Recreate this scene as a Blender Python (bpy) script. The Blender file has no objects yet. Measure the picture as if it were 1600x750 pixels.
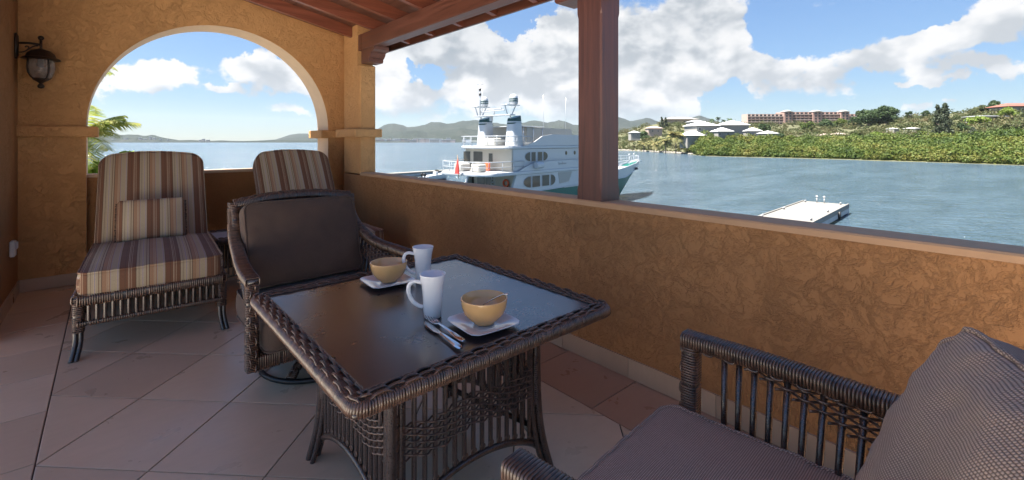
import bpy, bmesh, math, random
import numpy as np
from mathutils import Vector, Matrix, noise as mnoise
random.seed(7); rng = np.random.default_rng(7)
R = math.radians
SC = bpy.context.scene; COL = SC.collection
# ------------------------------------------------------------ camera
YAW = 41.54
cam = bpy.data.cameras.new('camera'); camo = bpy.data.objects.new('camera', cam); COL.objects.link(camo)
camo.location = (0, 0, 1.35); camo.rotation_euler = (R(90), 0, R(-YAW))
cam.sensor_width = 36; cam.lens = 16.0; cam.shift_y = -154/1600; cam.clip_start = .05; cam.clip_end = 60000
SC.camera = camo
SEA = -6.65
def G(px, d, z=0.0):
    "world point at depth d metres along the bearing that the photograph shows at column px"
    c, s = math.cos(R(YAW)), math.sin(R(YAW)); r = (px-800)/711*d
    return Vector((r*c+d*s, -r*s+d*c, z))
def ZY(py, d): return 1.35+(221-py)*d/711
# ------------------------------------------------------------ exposure, sun, sky
SC.view_settings.view_transform = 'Standard'; SC.view_settings.look = 'None'
SC.view_settings.exposure = EXPO = 1.98
SC.view_settings.gamma = 1.0
SUN_DIR = Vector((-.80, .42, 2.05)).normalized()     # towards the sun
sl = bpy.data.lights.new('sun', 'SUN'); sl.energy = 4.9; sl.angle = R(.53); sl.color = (1, .94, .85)
so = bpy.data.objects.new('sun', sl); COL.objects.link(so); so.rotation_euler = SUN_DIR.to_track_quat('Z', 'Y').to_euler()
W = bpy.data.worlds.new('World'); SC.world = W; W.use_nodes = True
class N:
    "small node-graph builder"
    def __init__(s, tree): s.t = tree; s.n = tree.nodes; s.l = tree.links
    def node(s, typ, props=None, **inp):
        n = s.n.new(typ)
        for k, v in (props or {}).items(): setattr(n, k, v)
        for k, v in inp.items():
            key = int(k[1:]) if k[0] == '_' and k[1:].isdigit() else k.replace('_', ' ')
            sock = n.inputs[key]
            if isinstance(v, bpy.types.NodeSocket): s.l.new(v, sock)
            else: sock.default_value = v
        return n
    def math(s, op, a, b=0.0, c=0.0, clamp=False):
        n = s.n.new('ShaderNodeMath'); n.operation = op; n.use_clamp = clamp
        for i, v in enumerate((a, b, c)):
            if isinstance(v, bpy.types.NodeSocket): s.l.new(v, n.inputs[i])
            else: n.inputs[i].default_value = v
        return n.outputs[0]
    def vmath(s, op, a, b=(0, 0, 0)):
        n = s.n.new('ShaderNodeVectorMath'); n.operation = op
        for i, v in enumerate((a, b)):
            if isinstance(v, bpy.types.NodeSocket): s.l.new(v, n.inputs[i])
            else: n.inputs[i].default_value = v
        return n.outputs['Value'] if op in ('LENGTH', 'DISTANCE', 'DOT_PRODUCT') else n.outputs[0]
    def noise(s, vec, scale, detail=4, rough=.55, dist=0.0, dim='3D'):
        n = s.n.new('ShaderNodeTexNoise'); n.noise_dimensions = dim
        if vec is not None: s.l.new(vec, n.inputs['Vector'])
        n.inputs['Scale'].default_value = scale; n.inputs['Detail'].default_value = detail
        n.inputs['Roughness'].default_value = rough; n.inputs['Distortion'].default_value = dist
        return n
    def ramp(s, fac, stops, interp='LINEAR'):
        n = s.n.new('ShaderNodeValToRGB'); s.l.new(fac, n.inputs[0]); cr = n.color_ramp; cr.interpolation = interp
        while len(cr.elements) > 1: cr.elements.remove(cr.elements[-1])
        for i, (p, col) in enumerate(stops):
            e = cr.elements[0] if i == 0 else cr.elements.new(p)
            e.position = p
            if not hasattr(col, '__len__'): col = (col, col, col)
            e.color = (*col[:3], 1)
        return n.outputs[0]
    def mix(s, fac, a, b, mode='MIX'):
        n = s.n.new('ShaderNodeMix'); n.data_type = 'RGBA'; n.blend_type = mode
        for k, v in ((0, fac), (6, a), (7, b)):
            if isinstance(v, bpy.types.NodeSocket): s.l.new(v, n.inputs[k])
            else: n.inputs[k].default_value = v if k == 0 else (*v[:3], 1)
        return n.outputs[2]
    def maprange(s, v, a, b, c, d, smooth=True):
        n = s.n.new('ShaderNodeMapRange'); n.interpolation_type = 'SMOOTHSTEP' if smooth else 'LINEAR'
        if isinstance(v, bpy.types.NodeSocket): s.l.new(v, n.inputs[0])
        for i, x in enumerate((a, b, c, d)): n.inputs[i+1].default_value = x
        return n.outputs[0]
    def mapping(s, vec, scale=(1, 1, 1), rot=(0, 0, 0), loc=(0, 0, 0)):
        n = s.n.new('ShaderNodeMapping'); s.l.new(vec, n.inputs[0])
        n.inputs['Scale'].default_value = scale; n.inputs['Rotation'].default_value = rot; n.inputs['Location'].default_value = loc
        return n.outputs[0]
def build_world():
    g = N(W.node_tree); g.n.clear()
    sky = g.node('ShaderNodeTexSky', dict(sky_type='NISHITA', sun_disc=False))
    el = math.asin(SUN_DIR.z); az = math.atan2(SUN_DIR.x, SUN_DIR.y)
    sky.sun_elevation = el; sky.sun_rotation = az; sky.air_density = 1.0; sky.dust_density = .0; sky.ozone_density = 2.2; sky.altitude = 5
    tc = g.node('ShaderNodeTexCoord'); D = g.vmath('NORMALIZE', tc.outputs['Generated'])
    sep = g.node('ShaderNodeSeparateXYZ', Vector=D)
    x, y, z = sep.outputs
    azn = g.math('SUBTRACT', g.math('ARCTAN2', x, y), R(YAW))            # bearing from the balcony's view
    eln = g.math('ARCSINE', z)
    comb = g.node('ShaderNodeCombineXYZ', X=azn, Y=eln).outputs[0]
    warp = g.noise(D, 6.0, 6, .65)
    wv = g.vmath('SUBTRACT', warp.outputs['Color'], (.5, .5, .5)); wv = g.vmath('MULTIPLY', wv, (.26, .17, 0))
    P = g.vmath('ADD', comb, wv)
    def blob(px, py, rx, ry, wgt):
        a0 = math.atan((px-800)/711); k = math.cos(a0); e0 = math.atan((221-py)/711*k)
        sx = 711/(rx*k*k); sy = 711/(ry*k)
        v = g.vmath('SUBTRACT', P, (a0, e0, 0)); v = g.vmath('MULTIPLY', v, (sx, sy, 0))
        l = g.vmath('LENGTH', v)
        return g.maprange(l, 0.25, 1.35, wgt, 0)
    def total(lst):
        t = 0.0
        for b in lst: t = g.math('ADD', blob(*b), t)
        return t
    bias = total([(700, 90, 210, 110, .29), (960, 100, 210, 115, .30), (1120, 50, 120, 85, .27), (1245, 120, 115, 58, .27), (1010, 185, 170, 60, .2),
                  (225, 118, 80, 34, .36), (425, 118, 95, 44, .34), (330, 150, 40, 10, .2), (450, 175, 60, 12, .2),
                  (1400, 72, 80, 32, .30), (1520, 34, 140, 36, .30), (1520, 98, 85, 22, .28), (1440, 128, 42, 11, .3), (1425, 166, 36, 14, .25),
                  (812, 40, 46, 34, -.50), (845, 12, 50, 20, -.3), (650, 112, 30, 14, -.30), (1205, 45, 55, 45, -.3), (1255, 60, 60, 34, -.22), (1140, 165, 50, 40, -.45), (1378, 128, 34, 42, -.42), (1500, 148, 170, 15, -.35), (1420, 20, 40, 14, -.25), (330, 75, 90, 26, -.3)])
    stretch = g.vmath('MULTIPLY', D, (1, 1, 1.5))
    n1 = g.noise(stretch, 5.2, 9, .60, .25); n2 = g.noise(stretch, 14.0, 8, .62, .2)
    dens = g.math('ADD', g.math('ADD', g.math('MULTIPLY', n1.outputs[0], .56), g.math('MULTIPLY', n2.outputs[0], .44)), bias)
    # outside the view the same broken cumulus goes on
    cov = g.maprange(dens, .595, .705, 0, 1)
    hz = g.maprange(eln, .0, .09, .25, 1)
    cov = g.math('MULTIPLY', cov, hz)
    # thickness shading: dense cores greyer, rims white; lit from above through an offset lookup
    off = g.vmath('ADD', stretch, (-.02, .012, .055))
    n3 = g.noise(off, 5.2, 5, .52, .25); n4 = g.noise(off, 14.0, 3, .5, .2); n5 = g.noise(stretch, 5.2, 5, .52, .25); n6 = g.noise(stretch, 14.0, 3, .5, .2)
    slope = g.math('SUBTRACT', g.math('ADD', g.math('MULTIPLY', n3.outputs[0], .62), g.math('MULTIPLY', n4.outputs[0], .38)),
                   g.math('ADD', g.math('MULTIPLY', n5.outputs[0], .62), g.math('MULTIPLY', n6.outputs[0], .38)))
    shade = g.maprange(slope, -.11, .10, 1, .0)
    grey = total([(690, 52, 200, 62, .75), (1050, 50, 150, 60, .55), (930, 175, 200, 40, .15), (440, 110, 50, 30, .2)])
    lit = g.math('SUBTRACT', g.math('MULTIPLY_ADD', shade, .60, .50), g.math('MULTIPLY', grey, .42), clamp=True)
    cc = g.ramp(lit, [(0, (.33, .40, .47)), (.4, (.52, .57, .62)), (.75, (.80, .83, .86)), (1, (1, 1, 1))])
    ccol = g.mix(1.0, cc, (5.0, 4.98, 4.95), 'MULTIPLY')
    lum = g.vmath('DOT_PRODUCT', sky.outputs[0], (.25, .65, .10))
    sc_ = g.math('DIVIDE', 1.55, g.math('MULTIPLY_ADD', lum, .16, 1.0))           # soft shoulder, the same all round the sky
    scv = g.node('ShaderNodeCombineXYZ', X=sc_, Y=sc_, Z=sc_).outputs[0]
    skyc = g.mix(1.0, g.vmath('MULTIPLY', sky.outputs[0], scv), (.60, .70, .80), 'MULTIPLY')
    col = g.mix(cov, skyc, ccol)
    bg = g.node('ShaderNodeBackground', Color=col, Strength=.050)
    out = g.node('ShaderNodeOutputWorld'); g.l.new(bg.outputs[0], out.inputs[0])
    W.cycles.sampling_method = 'MANUAL'; W.cycles.sample_map_resolution = 1024
build_world()
SC.cycles.use_denoising = True
SC.cycles.max_bounces = 10; SC.cycles.diffuse_bounces = 6; SC.cycles.glossy_bounces = 4; SC.cycles.transmission_bounces = 4; SC.cycles.volume_bounces = 0
SC.cycles.caustics_reflective = False; SC.cycles.caustics_refractive = False; SC.cycles.sample_clamp_indirect = 6
# ------------------------------------------------------------ materials
def mat(name):
    m = bpy.data.materials.new(name); m.use_nodes = True; g = N(m.node_tree)
    return m, g, m.node_tree.nodes['Principled BSDF']
def setp(b, **k):
    for n, v in k.items():
        s = b.inputs[n.replace('_', ' ')]
        if isinstance(v, bpy.types.NodeSocket): b.id_data.links.new(v, s)
        elif hasattr(v, '__len__') and len(v) == 3 and s.type == 'RGBA': s.default_value = (*v, 1)
        else: s.default_value = v
def bump(g, b, h, strength, dist=.01, prev=None):
    n = g.node('ShaderNodeBump', Height=h, Strength=strength, Distance=dist)
    if prev: g.l.new(prev.outputs[0], n.inputs['Normal'])
    g.l.new(n.outputs[0], b.inputs['Normal']); return n
def plain(name, col, rough=.5, metal=0.0, var=.15, scale=8.0, bstr=0.0, bscale=60.0, spec=.5, coat=0.0, randomize=0.0):
    m, g, b = mat(name); tc = g.node('ShaderNodeTexCoord').outputs['Object']
    n = g.noise(tc, scale, 4, .6)
    c1 = tuple(x*(1-var) for x in col); c2 = tuple(min(1, x*(1+var)) for x in col)
    c = g.mix(n.outputs[0], c1, c2)
    if randomize:
        oi = g.node('ShaderNodeObjectInfo').outputs['Random']
        c = g.mix(1.0, c, g.ramp(oi, [(0, 1-randomize), (1, 1+randomize)]), 'MULTIPLY')
    setp(b, Base_Color=c, Roughness=rough, Metallic=metal, Specular_IOR_Level=spec, Coat_Weight=coat)
    if bstr: bump(g, b, g.noise(tc, bscale, 3, .6).outputs[0], bstr, .003)
    return m
def stucco(name, col, relief=1.0, scale=1.0):
    m, g, b = mat(name); tc = g.node('ShaderNodeTexCoord').outputs['Object']
    w = g.noise(tc, 3.0*scale, 3, .6); v = g.vmath('ADD', tc, g.vmath('MULTIPLY', w.outputs['Color'], (.10, .10, .10)))
    a = g.noise(v, 9*scale, 7, .72, .35)              # trowel skips: plateaus with torn edges
    pl = g.maprange(a.outputs[0], .46, .56, 0, 1)
    a2 = g.noise(v, 27*scale, 6, .70, .4); pl2 = g.maprange(a2.outputs[0], .50, .57, 0, 1)
    fine = g.noise(tc, 120*scale, 3, .7); mid = g.noise(tc, 2.2, 4, .6)
    h = g.math('ADD', g.math('MULTIPLY', pl, .6), g.math('MULTIPLY', pl2, .26)); h = g.math('MULTIPLY_ADD', fine.outputs[0], .14, h)
    c = g.mix(mid.outputs[0], tuple(x*.82 for x in col), tuple(x*1.15 for x in col))
    brk = g.maprange(g.noise(tc, 9, 3, .7).outputs[0], .45, .62, 0, 1)
    edge = g.math('MULTIPLY', g.math('MULTIPLY', pl2, g.math('SUBTRACT', 1.0, pl2)), 2.4)
    c = g.mix(g.math('MULTIPLY', g.math('MULTIPLY', edge, brk, clamp=True), .45), c, tuple(x*.6 for x in col))   # dirt held in the torn edges
    setp(b, Base_Color=c, Roughness=.92, Specular_IOR_Level=.25)
    st = g.noise(g.mapping(tc, (1, 1, .35)), 3.0, 4, .6); c2 = g.mix(g.maprange(st.outputs[0], .5, .75, 0, .35), c, tuple(x*.62 for x in col)); setp(b, Base_Color=c2)
    bump(g, b, h, min(1.0, 1.0*relief), .011)
    return m
M = {}
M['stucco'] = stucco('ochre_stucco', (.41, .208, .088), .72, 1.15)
M['stucco_lit'] = stucco('ochre_stucco_lit', (.64, .345, .145), .8, .8)  # far walls: same ochre stucco, colour raised in place of missing light
M['stucco_lit_cream'] = plain('lit_cream_stucco', (.70, .52, .35), .85, var=.12, scale=6, bstr=.35, bscale=45)  # light on the arch reveal and parapet top, painted in as cream
M['cap'] = plain('wall_cap_plaster', (.52, .32, .18), .85, var=.15, scale=9, bstr=.4, bscale=50)
def tile_mat(name, col, col2):
    m, g, b = mat(name); tc = g.node('ShaderNodeTexCoord').outputs['Object']
    oi = g.node('ShaderNodeObjectInfo').outputs['Random']
    off = g.node('ShaderNodeCombineXYZ', X=g.math('MULTIPLY', oi, 31.0), Y=g.math('MULTIPLY', oi, 17.0)).outputs[0]
    v = g.vmath('ADD', tc, off)
    n = g.noise(v, 3.5, 5, .62, .5); n2 = g.noise(g.mapping(v, (6, 22, 6)), 1.5, 4, .6, .4)
    c = g.mix(n.outputs[0], col, col2)
    c = g.mix(g.math('MULTIPLY', n2.outputs[0], .35), c, tuple(x*.7 for x in col))
    c = g.mix(1.0, c, g.ramp(oi, [(0, (.84, .81, .79)), (1, (1.10, 1.08, 1.06))]), 'MULTIPLY')
    pits = g.noise(v, 90, 3, .7); pit = g.maprange(pits.outputs[0], .62, .72, 0, 1)
    c = g.mix(g.math('MULTIPLY', pit, .12), c, tuple(x*.5 for x in col))
    setp(b, Base_Color=c, Roughness=g.maprange(n.outputs[0], .3, .7, .26, .42), Specular_IOR_Level=.55)
    bump(g, b, g.math('SUBTRACT', g.math('MULTIPLY', n.outputs[0], .5), g.math('MULTIPLY', pit, .5)), .25, .002)
    return m
M['tile'] = tile_mat('floor_tile', (.69, .54, .37), (.82, .675, .50))
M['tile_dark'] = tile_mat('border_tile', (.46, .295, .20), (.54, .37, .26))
M['tile_skirt'] = tile_mat('skirting_tile', (.50, .37, .26), (.58, .44, .32))
M['bounce_terrace'] = plain('bounce_paving', (.88, .80, .69), .85, var=.06, scale=2, bstr=.3)  # very light tone so the added paving throws sunlight back under the roof
M['grout'] = plain('grout', (.09, .055, .042), .9, bstr=.3)
def wood_mat(name, col, rough=.38, grain=1.0, axis=1):
    m, g, b = mat(name); tc = g.node('ShaderNodeTexCoord').outputs['Object']
    sc = [26, 26, 26]; sc[axis] = 1.4
    v = g.mapping(tc, tuple(sc))
    n = g.noise(v, 1.0, 6, .65, .8); n2 = g.noise(tc, 2.5, 3, .5)
    c = g.ramp(n.outputs[0], [(.25, tuple(x*.45 for x in col)), (.5, col), (.75, tuple(min(1, x*1.45) for x in col))])
    c = g.mix(g.math('MULTIPLY', n2.outputs[0], .4), c, tuple(x*.5 for x in col))
    setp(b, Base_Color=c, Roughness=g.maprange(n.outputs[0], .3, .8, rough-.06, rough+.14), Specular_IOR_Level=.5, Coat_Weight=.12, Coat_Roughness=.25)
    bump(g, b, n.outputs[0], .35*grain, .003)
    return m
M['wood_y'] = wood_mat('mahogany_beam', (.15, .055, .035), .42, axis=1)
M['wood_x'] = wood_mat('mahogany_rafter', (.23, .070, .040), .36, axis=0)
M['wood_z'] = wood_mat('mahogany_post', (.115, .044, .031), .40, axis=2)
M['board'] = wood_mat('ceiling_board', (.16, .068, .044), .5, axis=1)
def wicker_mat(name, col, col2, rough=.38):
    m, g, b = mat(name); tc = g.node('ShaderNodeTexCoord').outputs['Object']
    n = g.noise(tc, 38, 3, .6); n2 = g.noise(tc, 260, 2, .6)
    c = g.mix(g.maprange(n.outputs[0], .3, .7, 0, 1), col, col2)
    setp(b, Base_Color=c, Roughness=g.maprange(n2.outputs[0], .3, .7, rough-.1, rough+.1), Specular_IOR_Level=.7, Coat_Weight=.5, Coat_Roughness=.2)
    bump(g, b, n2.outputs[0], .2, .0015)
    return m
M['wicker'] = wicker_mat('brown_wicker', (.038, .018, .011), (.13, .066, .038))
M['cane'] = wicker_mat('dark_cane', (.028, .016, .012), (.05, .03, .024), .33)
M['black_metal'] = plain('black_painted_metal', (.012, .010, .010), .35, .0, bstr=.1)
M['bronze'] = plain('weathered_bronze_paint', (.035, .02, .014), .45, .3, var=.4, scale=30, bstr=.4, bscale=90)
def fabric_weave(name, col, col2, cell, strength):
    m, g, b = mat(name); uv = g.node('ShaderNodeTexCoord').outputs['UV']
    sp = g.node('ShaderNodeSeparateXYZ', Vector=uv); u, v = sp.outputs[0], sp.outputs[1]
    k = math.pi/cell
    row = g.math('FLOOR', g.math('DIVIDE', v, cell)); par = g.math('MULTIPLY', g.math('MODULO', g.math('ABSOLUTE', row), 2.0), cell*.5)
    s1 = g.math('ABSOLUTE', g.math('SINE', g.math('MULTIPLY', g.math('ADD', u, par), k)))
    s2 = g.math('ABSOLUTE', g.math('SINE', g.math('MULTIPLY', v, k)))
    h = g.math('MULTIPLY', g.math('POWER', s1, .6), g.math('POWER', s2, .7))
    n = g.noise(uv, 90, 3, .7); n2 = g.noise(uv, 6, 3, .6)
    hh = g.math('MULTIPLY', h, g.math('MULTIPLY_ADD', n.outputs[0], .6, .6))
    c = g.mix(g.maprange(hh, .15, .85, 0, 1), col, col2)
    c = g.mix(g.math('MULTIPLY', n2.outputs[0], .25), c, tuple(x*.6 for x in col))
    setp(b, Base_Color=c, Roughness=.88, Specular_IOR_Level=.2, Sheen_Weight=.15, Sheen_Roughness=.5)
    bump(g, b, hh, strength, cell*.35)
    return m
M['fabric'] = fabric_weave('brown_weave_fabric', (.22, .148, .105), (.70, .53, .405), .0058, .8)
M['fabric_dark'] = fabric_weave('dark_brown_fabric', (.058, .038, .030), (.13, .088, .069), .0052, .45)
def stripes():
    m, g, b = mat('striped_fabric'); uv = g.node('ShaderNodeTexCoord').outputs['UV']
    sp = g.node('ShaderNodeSeparateXYZ', Vector=uv); u, v = sp.outputs[0], sp.outputs[1]
    t = g.math('FRACT', g.math('DIVIDE', g.math('ADD', u, 3.0), .235))
    br, tan, cr, lav, dk, pale = (.17, .085, .052), (.32, .19, .115), (.38, .31, .21), (.31, .265, .275), (.115, .065, .045), (.46, .365, .255)
    pat = [(0, br), (.10, dk), (.112, br), (.17, pale), (.18, br), (.20, pale), (.21, br), (.24, pale), (.25, br), (.33, dk), (.345, cr), (.40, dk), (.41, cr),
           (.455, pale), (.475, lav), (.50, pale), (.515, cr), (.56, br), (.575, cr), (.62, dk), (.635, tan), (.73, pale), (.74, tan), (.76, pale), (.772, tan),
           (.80, lav), (.815, cr), (.93, pale), (.945, lav), (.965, cr), (.985, dk)]
    c = g.ramp(t, pat, 'CONSTANT')
    n = g.noise(g.mapping(uv, (500, 90, 1)), 1.0, 3, .7); n2 = g.noise(uv, 4, 3, .6)
    c = g.mix(1.0, c, g.ramp(n.outputs[0], [(.2, .72), (.8, 1.2)]), 'MULTIPLY')
    setp(b, Base_Color=c, Roughness=.9, Specular_IOR_Level=.15, Sheen_Weight=.1)
    bump(g, b, n.outputs[0], .3, .002)
    return m
M['stripe'] = stripes()
def tabletop():
    m, g, b = mat('slate_table_top'); tc = g.node('ShaderNodeTexCoord').outputs['Object']
    n = g.noise(tc, 5, 6, .65, .6); n2 = g.noise(tc, 45, 5, .7); n3 = g.noise(g.mapping(tc, (60, 9, 9), (0, 0, .5)), 1.0, 3, .6)
    c = g.mix(n.outputs[0], (.020, .013, .013), (.045, .030, .030))
    spk = g.maprange(n2.outputs[0], .66, .74, 0, 1)
    c = g.mix(g.math('MULTIPLY', spk, .18), c, (.12, .10, .09))
    r = g.math('ADD', g.maprange(n.outputs[0], .3, .7, .24, .28), g.math('MULTIPLY', n2.outputs[0], .06))
    setp(b, Base_Color=c, Roughness=r, Specular_IOR_Level=1.0, Coat_Weight=.5, Coat_Roughness=.2, Coat_IOR=1.5)
    bump(g, b, g.noise(tc, 160, 3, .6).outputs[0], .12, .0012)
    return m
M['top'] = tabletop()
M['white_china'] = plain('white_china', (.74, .75, .77), .12, var=.02, coat=.3)
M['plate_china'] = plain('grey_white_china', (.66, .66, .68), .12, var=.02, coat=.4)
M['yellow_china'] = plain('yellow_glazed_stoneware', (.72, .42, .17), .14, var=.05, scale=12, coat=.4)
M['soup'] = plain('brown_food', (.16, .06, .025), .3, var=.5, scale=50, bstr=.5)
M['steel'] = plain('polished_steel', (.62, .62, .64), .16, 1.0, var=.05)
M['lamp_glass'] = None
def lamp_glass():
    m, g, b = mat('seeded_lamp_glass'); tc = g.node('ShaderNodeTexCoord').outputs['Object']
    n = g.noise(tc, 45, 3, .6)
    setp(b, Base_Color=(.72, .62, .56), Roughness=.12, Transmission_Weight=.75, IOR=1.3, Specular_IOR_Level=.6)
    bump(g, b, n.outputs[0], .5, .004); return m
M['lamp_glass'] = lamp_glass()
M['reflection_inset'] = plain('pale_reflection_inset', (.46, .46, .48), .25, var=.06)  # pale reflection on the side table top, put into its base colour
M['white_plastic'] = plain('white_plastic', (.7, .7, .72), .4, var=.02)
# outside
def water():
    m, g, b = mat('lagoon_water'); tc = g.node('ShaderNodeTexCoord').outputs['Object']
    v = g.mapping(g.mapping(tc, (1, 1, 1), (0, 0, R(YAW))), (.42, 1.05, 1))
    n1 = g.noise(v, .55, 5, .62, .4); n2 = g.noise(v, 2.4, 4, .6, .3); n3 = g.noise(g.mapping(tc, (1, 3.5, 1), (0, 0, R(48))), .035, 4, .6, .8)
    h = g.math('ADD', g.math('MULTIPLY', n1.outputs[0], 1.0), g.math('MULTIPLY', n2.outputs[0], .35))
    c = g.mix(g.maprange(n3.outputs[0], .3, .7, 0, 1), (.055, .092, .128), (.072, .115, .152))
    setp(b, Base_Color=c, Roughness=g.maprange(n3.outputs[0], .35, .65, .10, .15), IOR=1.33, Specular_IOR_Level=.5)
    bump(g, b, h, 1.0, 1.5)
    return m
M['water'] = water()
M['concrete'] = plain('pale_concrete', (.21, .20, .18), .85, var=.10, scale=1.2, bstr=.4, bscale=20)
M['concrete_side'] = plain('stained_concrete', (.40, .40, .40), .9, var=.3, scale=1.5, bstr=.5, bscale=12)
M['boat_white'] = plain('white_gelcoat', (.44, .46, .48), .22, var=.02, coat=.3)
M['boat_cream'] = plain('cream_gelcoat', (.42, .39, .33), .3, var=.02)
M['boat_green'] = plain('green_hull_paint', (.006, .10, .078), .4, var=.06)
M['teak'] = plain('teak_deck', (.34, .22, .13), .7, var=.2)
M['tinted'] = plain('tinted_window', (.055, .05, .04), .08, var=.4, scale=2.0, spec=.7)
M['canvas'] = plain('grey_canvas', (.36, .35, .32), .8, var=.1)
M['dark_green'] = plain('dark_green_paint', (.01, .05, .045), .3)
M['red'] = plain('red_cloth', (.45, .035, .03), .8)
M['orange'] = plain('orange_lifering', (.65, .12, .04), .5)
M['black'] = plain('black_rubber', (.015, .015, .016), .5)
M['chrome'] = plain('stainless_rail', (.75, .76, .78), .2, .6)
M['white_wall'] = plain('white_house_wall', (.27, .26, .24), .9, var=.08, scale=.3)
M['white_roof'] = plain('white_roof_paint', (.55, .55, .54), .7, var=.04, scale=.3)
M['grey_roof'] = plain('grey_metal_roof', (.36, .37, .38), .6, var=.1, scale=.3)
M['red_roof'] = plain('red_tile_roof', (.24, .09, .065), .8, var=.2, scale=.5)
M['pink_wall'] = plain('dusty_pink_wall', (.34, .22, .19), .9, var=.08, scale=.1)
M['pink_pale'] = plain('pale_pink_wall', (.42, .33, .29), .9, var=.08, scale=.1)
M['dark_gap'] = plain('shaded_glass', (.04, .042, .05), .3, var=.3, scale=.5)
def leaf_mat(name, c1, c2, c3, scale=.12, trans=.25):
    m, g, b = mat(name)
    tc = g.node('ShaderNodeTexCoord').outputs['Object']
    n = g.noise(tc, scale, 4, .65); n2 = g.noise(tc, scale*9, 3, .7)
    c = g.ramp(g.math('ADD', g.math('MULTIPLY', n.outputs[0], .6), g.math('MULTIPLY', n2.outputs[0], .4)), [(.36, c1), (.5, c2), (.64, c3)])
    setp(b, Base_Color=c, Roughness=.62, Specular_IOR_Level=.3)
    tr = g.node('ShaderNodeBsdfTranslucent', Color=c); mx = g.node('ShaderNodeMixShader', Fac=trans)
    g.l.new(b.outputs[0], mx.inputs[1]); g.l.new(tr.outputs[0], mx.inputs[2])
    g.l.new(mx.outputs[0], g.n['Material Output'].inputs[0]); return m
M['mangrove'] = leaf_mat('mangrove_leaves', (.035, .07, .014), (.09, .13, .022), (.19, .175, .04), .07)
M['scrub'] = leaf_mat('dry_scrub_leaves', (.035, .06, .018), (.085, .10, .034), (.17, .13, .065), .045)
M['leaf_dark'] = leaf_mat('dark_tree_leaves', (.03, .06, .022), (.05, .085, .03), (.08, .12, .04), .3)
M['leaf_casuarina'] = leaf_mat('casuarina_needles', (.04, .058, .034), (.065, .085, .05), (.10, .115, .07), .4)
M['leaf_bright'] = leaf_mat('bright_tree_leaves', (.10, .16, .02), (.16, .23, .03), (.26, .30, .06), .3)
M['palm_leaf'] = leaf_mat('palm_fronds', (.09, .11, .03), (.20, .19, .07), (.38, .31, .15), .5, .3)
M['palm_near'] = leaf_mat('sunlit_palm_fronds', (.11, .19, .035), (.27, .31, .07), (.52, .47, .16), 3.0, .5)
M['shrub_near'] = leaf_mat('sunlit_shrub_leaves', (.12, .26, .03), (.24, .38, .05), (.42, .48, .12), 2.0, .5)
M['bark'] = plain('grey_bark', (.17, .13, .10), .9, var=.3)
M['earth'] = plain('dry_earth_and_grass', (.10, .10, .048), .95, var=.35, scale=.05, bstr=.5, bscale=.5)
M['rock'] = plain('shore_rock', (.24, .22, .20), .9, var=.4, scale=.8, bstr=.5, bscale=4)
def mountain_mat():
    m, g, b = mat('wooded_mountain'); tc = g.node('ShaderNodeTexCoord').outputs['Object']
    n = g.noise(tc, .0025, 8, .68); n2 = g.noise(tc, .02, 5, .7)
    c = g.ramp(g.math('ADD', g.math('MULTIPLY', n.outputs[0], .65), g.math('MULTIPLY', n2.outputs[0], .35)), [(.35, (.010, .017, .012)), (.5, (.022, .031, .021)), (.65, (.045, .047, .036))])
    setp(b, Base_Color=c, Roughness=.95, Specular_IOR_Level=.1); bump(g, b, n2.outputs[0], .8, 25); return m
M['mountain'] = mountain_mat()
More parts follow.
